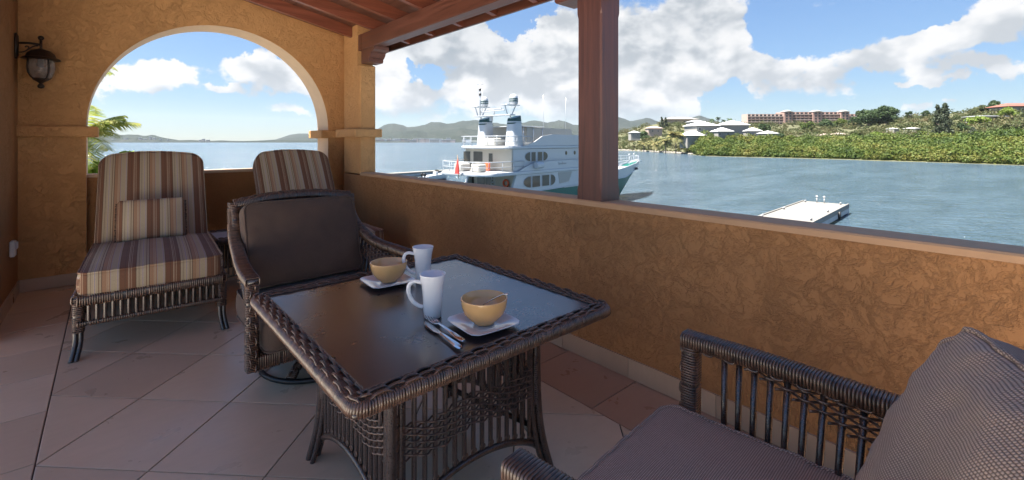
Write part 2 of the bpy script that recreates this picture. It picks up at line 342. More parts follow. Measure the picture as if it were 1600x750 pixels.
# ------------------------------------------------------------ geometry helpers
def tag(o, label=None, cat=None, group=None, kind=None):
    for k, v in (('label', label), ('category', cat), ('group', group), ('kind', kind)):
        if v: o[k] = v
    return o
def thing(name, label, cat, loc=(0, 0, 0), rz=0.0, group=None):
    o = bpy.data.objects.new(name, None); COL.objects.link(o); o.location = loc; o.rotation_euler = (0, 0, rz); o.empty_display_size = .05
    return tag(o, label, cat, group)
class MB:
    def __init__(s): s.v = []; s.f = []; s.uv = {}; s.mi = []
    def add(s, V, F, mi=0):
        b = len(s.v); s.v.extend(tuple(p) for p in V); s.f.extend(tuple(i+b for i in q) for q in F); s.mi.extend([mi]*len(F)); return s
    def box(s, a, b, bev=0.0, mi=0):
        x0, y0, z0 = a; x1, y1, z1 = b
        if bev <= 0:
            V = [(x0,y0,z0),(x1,y0,z0),(x1,y1,z0),(x0,y1,z0),(x0,y0,z1),(x1,y0,z1),(x1,y1,z1),(x0,y1,z1)]
            return s.add(V, [(0,3,2,1),(4,5,6,7),(0,1,5,4),(1,2,6,5),(2,3,7,6),(3,0,4,7)], mi)
        e = min(bev, (x1-x0)*.49, (y1-y0)*.49, (z1-z0)*.49); V = []; idx = {}
        for i, (X, sx) in enumerate(((x0, 1), (x1, -1))):
            for j, (Y, sy) in enumerate(((y0, 1), (y1, -1))):
                for k, (Z, sz) in enumerate(((z0, 1), (z1, -1))):
                    for a_ in range(3):
                        idx[i, j, k, a_] = len(V)
                        V.append((X+(0 if a_ == 0 else sx*e), Y+(0 if a_ == 1 else sy*e), Z+(0 if a_ == 2 else sz*e)))
        F = []
        def q(l): F.append(tuple(idx[t] for t in l))
        for i in (0, 1):
            l = [(i,0,0,0),(i,1,0,0),(i,1,1,0),(i,0,1,0)]; q(l if i else l[::-1])
            l = [(0,i,0,1),(0,i,1,1),(1,i,1,1),(1,i,0,1)]; q(l if i else l[::-1])
            l = [(0,0,i,2),(1,0,i,2),(1,1,i,2),(0,1,i,2)]; q(l if i else l[::-1])
        for i in (0, 1):
            for j in (0, 1):
                l = [(i,j,0,0),(i,j,0,1),(i,j,1,1),(i,j,1,0)]; q(l if i == j else l[::-1])
                l = [(i,0,j,0),(i,0,j,2),(i,1,j,2),(i,1,j,0)]; q(l if i != j else l[::-1])
                l = [(0,i,j,1),(0,i,j,2),(1,i,j,2),(1,i,j,1)]; q(l if i == j else l[::-1])
                for k in (0, 1):
                    l = [(i,j,k,0),(i,j,k,1),(i,j,k,2)]; q(l if (i+j+k) % 2 else l[::-1])
        return s.add(V, F, mi)
    def tube(s, pts, r, n=6, up=(0, 0, 1), closed=False, cap=True, flat=1.0, mi=0):
        P = [Vector(p) for p in pts]; m = len(P)
        if m < 2: return s
        rr = r if hasattr(r, '__len__') else [r]*m; V = []; up = Vector(up); prev = None
        for i in range(m):
            t = (P[(i+1) % m]-P[i-1]) if closed else (P[min(i+1, m-1)]-P[max(i-1, 0)])
            t.normalize(); u = prev if prev is not None else up
            a = u-t*u.dot(t)
            if a.length < 1e-3: a = Vector((1, .3, .2))-t*Vector((1, .3, .2)).dot(t)
            a.normalize(); b = t.cross(a); prev = a if abs(up.dot(t)) > .95 else (up-t*up.dot(t)).normalized()
            if prev is not a and prev.dot(a) < 0: prev = a
            a = prev; b = t.cross(a)
            for k in range(n):
                w = 2*math.pi*(k+.5)/n; V.append(P[i]+a*(math.cos(w)*rr[i]*flat)+b*(math.sin(w)*rr[i]))
        F = [];
        for i in range(m if closed else m-1):
            j = (i+1) % m
            for k in range(n): F.append((i*n+k, i*n+(k+1) % n, j*n+(k+1) % n, j*n+k))
        if cap and not closed: F.append(tuple(range(n))[::-1]); F.append(tuple((m-1)*n+k for k in range(n)))
        return s.add(V, F, mi)
    def lathe(s, prof, c=(0, 0, 0), n=28, mi=0, ax=None):
        V = []; c = Vector(c)
        for r, z in prof:
            for k in range(n):
                w = 2*math.pi*k/n; p = Vector((r*math.cos(w), r*math.sin(w), z))
                V.append(c+(ax @ p if ax else p))
        F = []; m = len(prof)
        for i in range(m-1):
            for k in range(n): F.append((i*n+k, i*n+(k+1) % n, (i+1)*n+(k+1) % n, (i+1)*n+k))
        if prof[0][0] > 1e-5: F.append(tuple(range(n))[::-1])
        if prof[-1][0] > 1e-5: F.append(tuple((m-1)*n+k for k in range(n)))
        return s.add(V, F, mi)
    def prism(s, poly, lo, hi, axis=2, mi=0):
        "polygon of 2D points extruded along an axis; the 2D axes are the two others in order"
        def P(p, h):
            return {0: (h, p[0], p[1]), 1: (p[0], h, p[1]), 2: (p[0], p[1], h)}[axis]
        n = len(poly); area = sum(poly[i][0]*poly[(i+1) % n][1]-poly[(i+1) % n][0]*poly[i][1] for i in range(n))
        if (area < 0) != (axis == 1): poly = poly[::-1]
        V = [P(p, lo) for p in poly]+[P(p, hi) for p in poly]
        F = [tuple(range(n))[::-1], tuple(range(n, 2*n))]+[(i, (i+1) % n, n+(i+1) % n, n+i) for i in range(n)]
        return s.add(V, F, mi)
    def quad(s, a, b, c, d, mi=0): return s.add([a, b, c, d], [(0, 1, 2, 3)], mi)
    def build(s, name, m, parent=None, smooth=False, off=None, uv=None, angle=None):
        me = bpy.data.meshes.new(name)
        if off is not None: ox, oy, oz = off; V = [(p[0]-ox, p[1]-oy, p[2]-oz) for p in s.v]
        else: V = s.v
        me.from_pydata([tuple(p) for p in V], [], s.f)
        for mm in (m if isinstance(m, (list, tuple)) else [m]): me.materials.append(mm)
        if any(s.mi): me.polygons.foreach_set('material_index', s.mi)
        if smooth: me.polygons.foreach_set('use_smooth', [True]*len(me.polygons))
        if uv is not None:
            l = me.uv_layers.new(name='uv'); l.data.foreach_set('uv', [c for t in uv for c in t])
        me.update()
        if angle: me.set_sharp_from_angle(angle=R(angle))
        o = bpy.data.objects.new(name, me); COL.objects.link(o)
        if parent is not None: o.parent = parent
        return o
def link_mesh(name, me, parent, loc=(0, 0, 0), rot=(0, 0, 0), sc=(1, 1, 1)):
    o = bpy.data.objects.new(name, me); COL.objects.link(o); o.parent = parent; o.location = loc; o.rotation_euler = rot; o.scale = sc; return o
def copy_tree(o, parent=None):
    c = o.copy(); COL.objects.link(c); c.parent = parent
    for ch in list(o.children): copy_tree(ch, c)
    return c
def copy_thing(o, loc, rz, label):
    c = copy_tree(o); c.location = loc; c.rotation_euler = (0, 0, rz); c['label'] = label; return c
def fast_mesh(name, V, F, m, parent=None, smooth=False):
    "V: (n,3) array; F: (k,3|4) array"
    me = bpy.data.meshes.new(name); V = np.asarray(V, np.float32); F = np.asarray(F, np.int32); k = F.shape[1]
    me.vertices.add(len(V)); me.vertices.foreach_set('co', V.ravel()); me.loops.add(F.size); me.loops.foreach_set('vertex_index', F.ravel())
    me.polygons.add(len(F)); me.polygons.foreach_set('loop_start', np.arange(0, F.size, k, dtype=np.int32)); me.polygons.foreach_set('loop_total', np.full(len(F), k, np.int32))
    if smooth: me.polygons.foreach_set('use_smooth', np.ones(len(F), bool))
    me.materials.append(m); me.update(); me.validate()
    o = bpy.data.objects.new(name, me); COL.objects.link(o)
    if parent is not None: o.parent = parent
    return o
def lerp(a, b, t): return a+(b-a)*t
def poly_path(pts, step):
    "resample a polyline at about equal steps"
    P = [Vector(p) for p in pts]; L = [0]
    for i in range(1, len(P)): L.append(L[-1]+(P[i]-P[i-1]).length)
    n = max(2, int(L[-1]/step)+1); out = []; j = 0
    for i in range(n):
        t = L[-1]*i/(n-1)
        while j < len(L)-2 and L[j+1] < t: j += 1
        out.append(P[j].lerp(P[j+1], (t-L[j])/max(1e-9, L[j+1]-L[j])))
    return out
def smooth_path(pts, it=3):
    "Chaikin corner cutting, ends kept"
    P = [Vector(p) for p in pts]
    for _ in range(it):
        Q = [P[0]]
        for i in range(len(P)-1): Q += [P[i].lerp(P[i+1], .25), P[i].lerp(P[i+1], .75)]
        Q.append(P[-1]); P = Q
    return P
# ------------------------------------------------------------ floor of the balcony
XW, XE, YF = -.605, 2.223, 5.93     # house wall face, rail wall face, arch pier face
floor = MB().box((XW-.15, -2.5, -.35), (XE+.2, 6.40, -.004)).build('floor', M['grout']); tag(floor, kind='structure')
t_ = MB().box((-16, -16, -.35), (XW-.152, 4.5, .0)).box((XW-.151, -16, -.35), (2.2, -2.502, .0)).build('bounce_terrace', M['bounce_terrace']); tag(t_, kind='structure')  # unseen paving added behind and left to bounce sunlight into the balcony
def clip(poly, x0, x1, y0, y1):
    for ax, lim, sg in ((0, x0, 1), (0, x1, -1), (1, y0, 1), (1, y1, -1)):
        out = []
        for i in range(len(poly)):
            a, b = poly[i], poly[(i+1) % len(poly)]; da, db = (a[ax]-lim)*sg, (b[ax]-lim)*sg
            if da >= 0: out.append(a)
            if (da >= 0) != (db >= 0):
                t = da/(da-db); out.append((a[0]+(b[0]-a[0])*t, a[1]+(b[1]-a[1])*t))
        poly = out
        if len(poly) < 3: return []
    return poly
def inset(poly, g):
    n = len(poly); out = []
    if n < 3: return []
    ar = sum(poly[i][0]*poly[(i+1) % n][1]-poly[(i+1) % n][0]*poly[i][1] for i in range(n))
    if ar < 0: poly = poly[::-1]
    for i in range(n):
        p0, p1, p2 = Vector(poly[i-1]), Vector(poly[i]), Vector(poly[(i+1) % n])
        a = (p1-p0).normalized(); b = (p2-p1).normalized(); na = Vector((-a.y, a.x)); nb = Vector((-b.y, b.x)); m = na+nb
        if m.length < 1e-6: return []
        m.normalize(); k = g/max(.3, m.dot(na)); out.append(tuple(p1+m*k))
    return out
def lay_tile(poly, m, g=.003):
    n = len(poly)
    if n < 3: return
    # drop repeated corners left by clipping
    q = [poly[i] for i in range(n) if math.dist(poly[i], poly[i-1]) > 1e-3]
    ar = abs(sum(q[i][0]*q[(i+1) % len(q)][1]-q[(i+1) % len(q)][0]*q[i][1] for i in range(len(q))))/2 if len(q) > 2 else 0
    if ar < .002: return
    q = inset(q, g); q2 = inset(q, .0025)
    if not q2: return
    cx = sum(p[0] for p in q)/len(q); cy = sum(p[1] for p in q)/len(q); h = random.uniform(-.0006, .0006)
    q = [(a-cx, b-cy) for a, b in q]; q2 = [(a-cx, b-cy) for a, b in q2]; k = len(q)
    V = [(*p, -.006) for p in q]+[(*p, .0014+h) for p in q]+[(*p, .0024+h) for p in q2]
    F = [(i, (i+1) % k, k+(i+1) % k, k+i) for i in range(k)]+[(k+i, k+(i+1) % k, 2*k+(i+1) % k, 2*k+i) for i in range(k)]+[tuple(range(2*k, 3*k))]
    mb = MB(); mb.add(V, F); o = mb.build('tile', m, floor); o.location = (cx, cy, 0)
X0, X1 = -.23, 1.824
for k in range(-8, 12):
    for l in range(-3, 13):
        w0, w1 = -2.96+.70*k, -2.96+.70*(k+1); s0, s1 = 3.20-.70*4+.70*(l-3), 3.20-.70*4+.70*(l-2)
        sq = [((w+s)/2, (s-w)/2) for w, s in ((w0, s0), (w1, s0), (w1, s1), (w0, s1))]
        lay_tile(clip(sq, X0, X1, -2.3, YF+.2), M['tile'])
y = -2.24
while y < YF+.2:
    lay_tile([(XW, y), (X0, y), (X0, min(y+.499, YF+.2)), (XW, min(y+.499, YF+.2))], M['tile'])
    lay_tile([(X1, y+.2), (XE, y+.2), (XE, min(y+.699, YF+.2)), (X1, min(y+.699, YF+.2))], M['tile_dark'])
    y += .499
# ------------------------------------------------------------ walls
def skirting(root, off, p0, p1, nrm, ln=.5, h=.115, t=.012):
    p0, p1 = Vector(p0), Vector(p1); L = (p1-p0).length; d = (p1-p0).normalized(); n = Vector(nrm[:2]); x = 0
    while x < L-.02:
        e = min(x+ln, L); a = p0+d*(x+.0015); b = p0+d*(e-.0015)
        c = [a, b, b+n*t, a+n*t]; mb = MB()
        z0, z1 = .0055, h
        V = [(p.x, p.y, z0) for p in c]+[(p.x, p.y, z1) for p in c]
        if d.x*n.y-d.y*n.x > 0: F = [(4,5,6,7),(0,1,5,4),(1,2,6,5),(2,3,7,6),(3,0,4,7)]
        else: F = [(7,6,5,4),(4,5,1,0),(5,6,2,1),(6,7,3,2),(7,4,0,3)]
        mb.add(V, F).build('skirting_tile', M['tile_skirt'], root, off=off); x = e
# rail wall along the water
rw = thing('rail_wall', 'long low ochre stucco wall along the water side, under the wooden post', 'wall', (2.32, 3, 0))
o3 = (2.32, 3, 0)
ZR = .985
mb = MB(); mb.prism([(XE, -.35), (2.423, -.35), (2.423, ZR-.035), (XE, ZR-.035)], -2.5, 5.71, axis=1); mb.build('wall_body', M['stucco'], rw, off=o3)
mb = MB(); mb.prism([(XE-.003, ZR-.034), (2.426, ZR-.034), (2.426, ZR-.011), (2.415, ZR-.005), (XE+.012, ZR), (XE+.003, ZR-.002), (XE-.003, ZR-.010)], -2.5, 5.2175, axis=1); mb.build('wall_cap', M['cap'], rw, off=o3)
skirting(rw, o3, (XE, -.5), (XE, 5.70), (-1, 0, 0))
# corner column with its band
cc = thing('corner_column', 'square ochre stucco column at the far corner, carrying the wooden beam', 'column', (2.32, 5.46, .985)); oc = (2.32, 5.46, .985)
mb = MB(); mb.box((XE+.001, 5.218, .96), (2.419, 5.712, 2.262), .012); mb.box((XE+.001, 5.30, 2.25), (2.419, 5.712, 2.95)); mb.build('shaft', M['stucco_lit'], cc, off=oc)
mb = MB(); mb.box((XE-.09, 5.158, 1.40), (2.475, 5.76, 1.50), .008); mb.build('band', M['stucco_lit'], cc, off=oc)
# arch wall
aw = thing('arch_wall', 'ochre stucco end wall with a wide round arch opening onto the lagoon', 'wall', (.97, 6.13, 0)); oa = (.97, 6.13, 0)
AX0, AX1, AY0, AY1, AZ = -.16, 2.105, 5.93, 6.325, 1.50
cx, rad = (AX0+AX1)/2, (AX1-AX0)/2
def arch_pts(n=48, r=rad): return [(cx-r*math.cos(math.pi*i/n), AZ+r*math.sin(math.pi*i/n)) for i in range(n+1)]
ap = arch_pts()
mb = MB(); TOP = 3.6
for Y, flip in ((AY0, 0), (AY1, 1)):
    V = []; F = []
    for (x, z) in ap: V += [(x, Y, z), (x, Y, TOP)]
    for i in range(len(ap)-1):
        q = (2*i, 2*i+2, 2*i+3, 2*i+1); F.append(q if not flip else q[::-1])
    mb.add(V, F)
    for (x0, x1) in ((XW-.2, AX0), (AX1, 2.42)):
        q = [(x0, Y, 0), (x1, Y, 0), (x1, Y, TOP), (x0, Y, TOP)]; mb.quad(*(q if not flip else q[::-1]))
mb.build('wall_face', M['stucco_lit'], aw, off=oa)
mb = MB(); pts = [(AX0, 0)]+ap+[(AX1, 0)]
V = []; F = []
for (x, z) in pts: V += [(x, AY0, z), (x, AY1, z)]
for i in range(len(pts)-1): F.append((2*i, 2*i+1, 2*i+3, 2*i+2))
mb.add(V, F); mb.build('arch_reveal', M['stucco_lit_cream'], aw, off=oa)
mb = MB(); mb.box((XW-.01, AY0-.07, 1.392), (AX0+.085, AY1+.05, 1.492), .008); mb.build('impost_band', M['stucco_lit'], aw, off=oa)
mb = MB(); mb.box((AX1-.10, AY0-.05, 1.392), (2.30, AY1+.05, 1.492), .008); mb.build('impost_band', M['stucco_lit'], aw, off=oa)
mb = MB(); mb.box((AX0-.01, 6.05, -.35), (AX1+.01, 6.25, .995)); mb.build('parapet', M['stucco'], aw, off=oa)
mb = MB(); mb.box((AX0-.008, 6.045, .996), (AX1+.008, 6.255, 1.027), .006); mb.build('parapet_cap', M['stucco_lit_cream'], aw, off=oa)
skirting(aw, oa, (XW, AY0), (AX0, AY0), (0, -1, 0)); skirting(aw, oa, (AX1, AY0), (2.31, AY0), (0, -1, 0)); skirting(aw, oa, (AX0, 6.05), (AX1, 6.05), (0, -1, 0))
mb = MB(); mb.box((2.31, 5.71, -.3), (2.418, 5.931, 3.4)); mb.build('corner_return', M['stucco_lit'], aw, off=oa)
# house wall on the left
hw = thing('house_wall', 'ochre stucco house wall at the left edge, with the lantern on it', 'wall', (XW-.1, 3, 0)); oh = (XW-.1, 3, 0)
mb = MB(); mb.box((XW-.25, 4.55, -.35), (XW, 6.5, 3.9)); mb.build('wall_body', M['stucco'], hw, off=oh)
skirting(hw, oh, (XW, 4.55), (XW, 5.918), (1, 0, 0))
# outlet box
ob = thing('outlet_box', 'small white plastic outlet box low on the left stucco wall', 'outlet', (XW, 5.49, .474))
MB().box((0.001, -.045, -.065), (.035, .045, .065), .008).build('housing', M['white_plastic'], ob)
MB().box((.0352, -.034, -.005), (.046, .034, .052), .005).build('flap', M['white_plastic'], ob)
# ------------------------------------------------------------ timber roof, beam, post
rf = thing('porch_roof', 'dark red mahogany roof timbers over the balcony', 'roof', (1, 3, 2.6)); orf = (1, 3, 2.6)
def zr(x): return 2.62+.2*(2.235-x)          # underside of the rafters
def sheet(mb, y0, y1, x0, x1, dz0, dz1):
    V = [(x0, y0, zr(x0)+dz0), (x1, y0, zr(x1)+dz0), (x1, y1, zr(x1)+dz0), (x0, y1, zr(x0)+dz0), (x0, y0, zr(x0)+dz1), (x1, y0, zr(x1)+dz1), (x1, y1, zr(x1)+dz1), (x0, y1, zr(x0)+dz1)]
    return mb.add(V, [(0,3,2,1),(4,5,6,7),(0,1,5,4),(1,2,6,5),(2,3,7,6),(3,0,4,7)])
YR0 = .42  # near roof edge, out of view, cut back to let in skylight
ry = 5.503
while ry > YR0:
    mb = MB(); sheet(mb, ry-.055, ry, XW if ry > 4.5 else -1.9, 2.71, 0, .125); mb.build('rafter', M['wood_x'], rf, off=orf); ry -= .545  # unseen run past the house wall, added to keep sun off the floor
x = XW-.12*11
while x < 2.80:
    mb = MB(); sheet(mb, YR0-.1, 6.6, x+.001, min(x+.118, 2.80), .126, .146); mb.build('board', M['board'], rf, off=orf); x += .12
mb = MB(); sheet(mb, YR0-.1, 6.6, XW-1.35, 2.82, .15, .18); mb.build('roof_deck', M['board'], rf, off=orf)
mb = MB(); mb.box((2.712, YR0-.1, 2.512), (2.738, 6.6, 2.655)); mb.build('fascia', M['wood_y'], rf, off=orf)
mb = MB(); mb.box((2.235, .30, 2.432), (2.372, 5.216, 2.622), .006); mb.box((2.235, 5.2165, 2.432), (2.372, 5.299, 2.622)); mb.build('main_beam', M['wood_y'], rf, off=orf)
def corbel(y0, sg):
    prof = [(0, 2.270), (.185, 2.270), (.200, 2.286), (.200, 2.312), (.222, 2.318), (.250, 2.345), (.262, 2.372), (.300, 2.378), (.345, 2.395), (.350, 2.430), (0, 2.430)]
    poly = [(y0+sg*a, z) for a, z in prof]
    mb = MB(); mb.prism(poly, 2.238, 2.420, axis=0); return mb
corbel(5.216, -1).build('corbel', M['wood_y'], rf, off=orf)
pp = thing('wooden_post', 'square dark red wooden post standing on the rail wall', 'post', (2.33, 1.80, .985)); op = (2.33, 1.80, .985)
def chamf(x0, y0, x1, y1, c): return [(x0+c, y0), (x1-c, y0), (x1, y0+c), (x1, y1-c), (x1-c, y1), (x0+c, y1), (x0, y1-c), (x0, y0+c)]
mb = MB(); secs = [(.976, .0), (1.045, .0), (1.075, .011), (2.13, .011), (2.16, .0), (2.431, .0)]; V = []; F = []
for z, c in secs: V += [(*p, z) for p in chamf(2.235, 1.707, 2.421, 1.895, max(c, .0012))]
for i in range(len(secs)-1):
    for k in range(8): F.append((i*8+k, i*8+(k+1) % 8, i*8+8+(k+1) % 8, i*8+8+k))
F += [tuple(range(8))[::-1], tuple(range(40, 48))]
mb.add(V, F).build('shaft', M['wood_z'], pp, off=op)
corbel(1.8955, 1).build('corbel', M['wood_y'], pp, off=op); corbel(1.7065, -1).build('corbel', M['wood_y'], pp, off=op)
# ------------------------------------------------------------ wall lantern
ln = thing('wall_lantern', 'dark bronze wall lantern with seeded glass on the left wall', 'lantern', (XW, 5.76, 2.05))
mb = MB(); mb.lathe([(0, 0), (.050, .0), (.052, .012), (.040, .022), (0, .026)], (0, 0, .125), 20, ax=Matrix.Diagonal((1, 1, 1)).to_3x3() @ Matrix.Rotation(R(90), 3, 'Y'))
V = mb.v; mb.v = [(p[0], p[1]*.95, .125+(p[2]-.125)*2.2) for p in V]; mb.build('back_plate', M['bronze'], ln, True)
mb = MB(); mb.tube([(.02, 0, .15), (.08, 0, .157), (.15, 0, .152)], .010, 8)
sc = [(.02, 0, .07), (.05, 0, .075), (.08, 0, .10), (.085, 0, .125), (.07, 0, .132), (.062, 0, .118)]
mb.tube(smooth_path(sc, 2), .006, 6); mb.tube(smooth_path([(.08, 0, .10), (.11, 0, .135), (.14, 0, .14)], 2), .006, 6); mb.build('arm', M['bronze'], ln, True)
L = (.157, 0, 0)
MB().lathe([(0, .19), (.016, .197), (.022, .212), (.016, .227), (.006, .232), (.0, .233)][::1], L, 14).build('top_ball', M['bronze'], ln, True)
MB().lathe([(.009, .10), (.009, .19), (0, .192)], L, 10).build('stem', M['bronze'], ln, True)
MB().lathe([(.118, .018), (.128, .022), (.120, .032), (.098, .044), (.088, .072), (.062, .098), (.030, .110), (.012, .118), (0, .12)], L, 24).build('lamp_cap', M['bronze'], ln, True, angle=40)
MB().lathe([(.046, -.150), (.066, -.138), (.084, -.10), (.092, -.055), (.088, .0), (.084, .018)], L, 24).build('glass_globe', M['lamp_glass'], ln, True)
mb = MB()
for k in range(4):
    w = R(35+90*k); prof = [(.049, -.150), (.069, -.139), (.088, -.10), (.096, -.055), (.092, .0), (.088, .02)]
    mb.tube([(L[0]+r*math.cos(w), r*math.sin(w), z) for r, z in prof], .006, 6)
mb.build('cage', M['bronze'], ln, True)
MB().lathe([(0, -.235), (.018, -.228), (.024, -.212), (.016, -.196), (.010, -.188), (.022, -.178), (.050, -.158), (.056, -.148), (.0, -.146)], L, 20).build('bottom_finial', M['bronze'], ln, True)
MB().lathe([(0, -.05), (.016, -.045), (.022, -.02), (.014, .01), (.012, .05)], L, 12).build('bulb', M['white_china'], ln, True)
# ------------------------------------------------------------ wicker work
def wicker_bar(mb, path, w, h, pitch=.0082, r=.0042, up=(0, 0, 1), nlong=3, group=5, core=True, side=None, n=5):
    """a bar of rattan wrapped in cane: closed loops round a w x h section along the path, with long strands woven
    over and under groups of loops on its upper face"""
    P = poly_path(path, pitch); m = len(P); up = Vector(up); frames = []; prev = None
    for i in range(m):
        t = (P[min(i+1, m-1)]-P[max(i-1, 0)]).normalized()
        s_ = Vector(side) if side is not None else t.cross(up)
        s_ = (s_-t*s_.dot(t)).normalized(); u = s_.cross(t).normalized(); frames.append((P[i], t, s_, u))
    hw, hh = w/2, h/2; rc = min(hw, hh)*.45
    sec = []
    for cxx, cyy, a0 in ((hw-rc, hh-rc, 0), (-(hw-rc), hh-rc, 90), (-(hw-rc), -(hh-rc), 180), (hw-rc, -(hh-rc), 270)):
        for a in (0, 45, 90): sec.append((cxx+rc*math.cos(R(a0+a)), cyy+rc*math.sin(R(a0+a))))
    if core:
        V = []; k = len(sec)
        for p, t, s_, u in frames: V += [p+s_*(a*.96)+u*(b*.96) for a, b in sec]
        F = [(i*k+j, i*k+(j+1) % k, (i+1)*k+(j+1) % k, (i+1)*k+j) for i in range(m-1) for j in range(k)]
        F += [tuple(range(k))[::-1], tuple((m-1)*k+j for j in range(k))]; mb.add(V, F, 1)
    for i, (p, t, s_, u) in enumerate(frames):
        g = (i//group) % 2; jit = random.uniform(-.15, .15)*r
        if i % group == group-1 and random.random() < .35: continue
        mb.tube([p+s_*a+u*(b+(.0 if b < hh*.9 else jit)) for a, b in sec], r*random.uniform(.88, 1.05), n, up=t, closed=True, flat=.98)
    for k in range(nlong):
        a = (-1+2*(k+.5)/nlong)*(hw-rc*.4) if nlong > 1 else 0; pts = []
        for i, (p, t, s_, u) in enumerate(frames):
            ph = math.sin(math.pi*(i+.5)/group+math.pi*k); o = r*1.55*math.tanh(2.5*ph)+r*.35
            pts.append(p+s_*(a+r*.5*math.sin(i*.9+k))+u*(hh+o))
        mb.tube(pts, r*.98, n, up=up)
    return mb
def weave_panel(mb, A, B, C, D, nwarp, nweft, r, amp, prob=None, n=5):
    "plain weave on the quad A-B (bottom) D-C (top): wefts run along A-B"
    A, B, C, D = map(Vector, (A, B, C, D)); nm = (B-A).cross(D-A).normalized()
    for j in range(nweft):
        v = (j+.5)/nweft; p0, p1 = A.lerp(D, v), B.lerp(C, v); pts = []; m = nwarp*3
        for i in range(m+1):
            u = i/m; pts.append(p0.lerp(p1, u)+nm*(amp*math.sin(math.pi*(u*nwarp-.5+j))))
        mb.tube(pts, r, n, up=nm)
def cushion(name, L, W, T, m, parent, puff=.03, nx=28, ny=24, nz=6, seed=1, wr=.006, corner=.06, loc=(0, 0, 0), rot=(0, 0, 0), pipe=True, label=None, sag=0.0, uvrot=False, pipe_r=.006, arch=0.0, uoff=0.0):
    "box cushion centred on its own middle: x width L, y depth W, z thickness T, crowned faces, soft boxed sides with piping"
    V = []; F = []; UV = []; idx = {}
    def shp(a, b, c):
        x, y, z = a*L/2, b*W/2, c*T/2
        # round the plan corners
        cr = corner; ex, ey = abs(x)-(L/2-cr), abs(y)-(W/2-cr)
        if ex > 0 and ey > 0:
            d = math.hypot(ex, ey); mx = max(ex, ey)
            if d > 1e-9: k = mx/d; x = math.copysign(L/2-cr+ex*k, x); y = math.copysign(W/2-cr+ey*k, y)
        f = (1-abs(a)**2.6)*(1-abs(b)**2.6); f = max(0.0, f)**.75
        zz = z*(1.0)+math.copysign(puff*f, c) if abs(c) > .999 else z
        side = max(abs(a), abs(b)) > .999
        if side:
            bul = .012*(1-c*c)*(T/.15); nxn = Vector((x, y, 0)); nxn = Vector((a**7, b**7, 0)); nxn.normalize() if nxn.length > 1e-6 else None
            x += nxn.x*bul; y += nxn.y*bul
        y += arch*(1-a*a)*max(0, b)
        q = Vector((x*5+seed*3.1, y*5, c*2+seed)); w = mnoise.noise(q)*wr*1.8+mnoise.noise(q*3.1)*wr
        # gathers running in from the edges
        e = max(abs(a), abs(b)); gath = math.sin((x if abs(b) > abs(a) else y)*70+seed+3*mnoise.noise(Vector((x*9, y*9, seed))))*wr*.55*max(0, e-.72)/.28*(1 if abs(c) > .99 else .3)
        zz += math.copysign(1, c)*(w+gath)*(1 if abs(c) > .99 else .2) - sag*f
        return Vector((x, y, zz))
    def vid(i, j, k):
        key = (i, j, k)
        if key not in idx:
            # denser rows near the rims
            a = -1+2*i/nx; b = -1+2*j/ny; c = -1+2*k/nz; a = math.sin(a*math.pi/2)*.35+a*.65; b = math.sin(b*math.pi/2)*.35+b*.65
            idx[key] = len(V); V.append(shp(a, b, c))
        return idx[key]
    def face(q, fn):
        F.append(tuple(q)); UV.extend(fn(V[t]) for t in q)
    sw = (lambda u, v: (v, u)) if uvrot else (lambda u, v: (u+uoff, v))
    for i in range(nx):
        for j in range(ny):
            face([vid(i, j, nz), vid(i+1, j, nz), vid(i+1, j+1, nz), vid(i, j+1, nz)], lambda p: sw(p.x, p.y))
            face([vid(i, j+1, 0), vid(i+1, j+1, 0), vid(i+1, j, 0), vid(i, j, 0)], lambda p: sw(p.x, p.y))
    for k in range(nz):
        for i in range(nx):
            face([vid(i, 0, k), vid(i+1, 0, k), vid(i+1, 0, k+1), vid(i, 0, k+1)], lambda p: sw(p.x, p.z))
            face([vid(i+1, ny, k), vid(i, ny, k), vid(i, ny, k+1), vid(i+1, ny, k+1)], lambda p: sw(p.x, p.z))
        for j in range(ny):
            face([vid(nx, j, k), vid(nx, j+1, k), vid(nx, j+1, k+1), vid(nx, j, k+1)], lambda p: sw(p.z+L/2, p.y))
            face([vid(0, j+1, k), vid(0, j, k), vid(0, j, k+1), vid(0, j+1, k+1)], lambda p: sw(-p.z-L/2, p.y))
    mb = MB(); mb.add(V, F); o = mb.build(name, m, parent, True, uv=UV); o.location = loc; o.rotation_euler = rot
    if label: o['label'] = label
    if pipe:
        for k in (0, nz):
            ring = [vid(i, 0, k) for i in range(nx)]+[vid(nx, j, k) for j in range(ny)]+[vid(i, ny, k) for i in range(nx, 0, -1)]+[vid(0, j, k) for j in range(ny, 0, -1)]
            pm = MB(); pm.tube([V[t]*1.0+Vector((V[t].x, V[t].y, 0)).normalized()*.002 for t in ring], pipe_r, 6, closed=True)
            uvp = [(v*.3, v*.3) for v in range(0)]
            UVp = []
            for f_ in pm.f: UVp.extend((pm.v[t][0], pm.v[t][1]+pm.v[t][2]) for t in f_)
            pm.build('piping', m, o, True, uv=UVp)
    return o
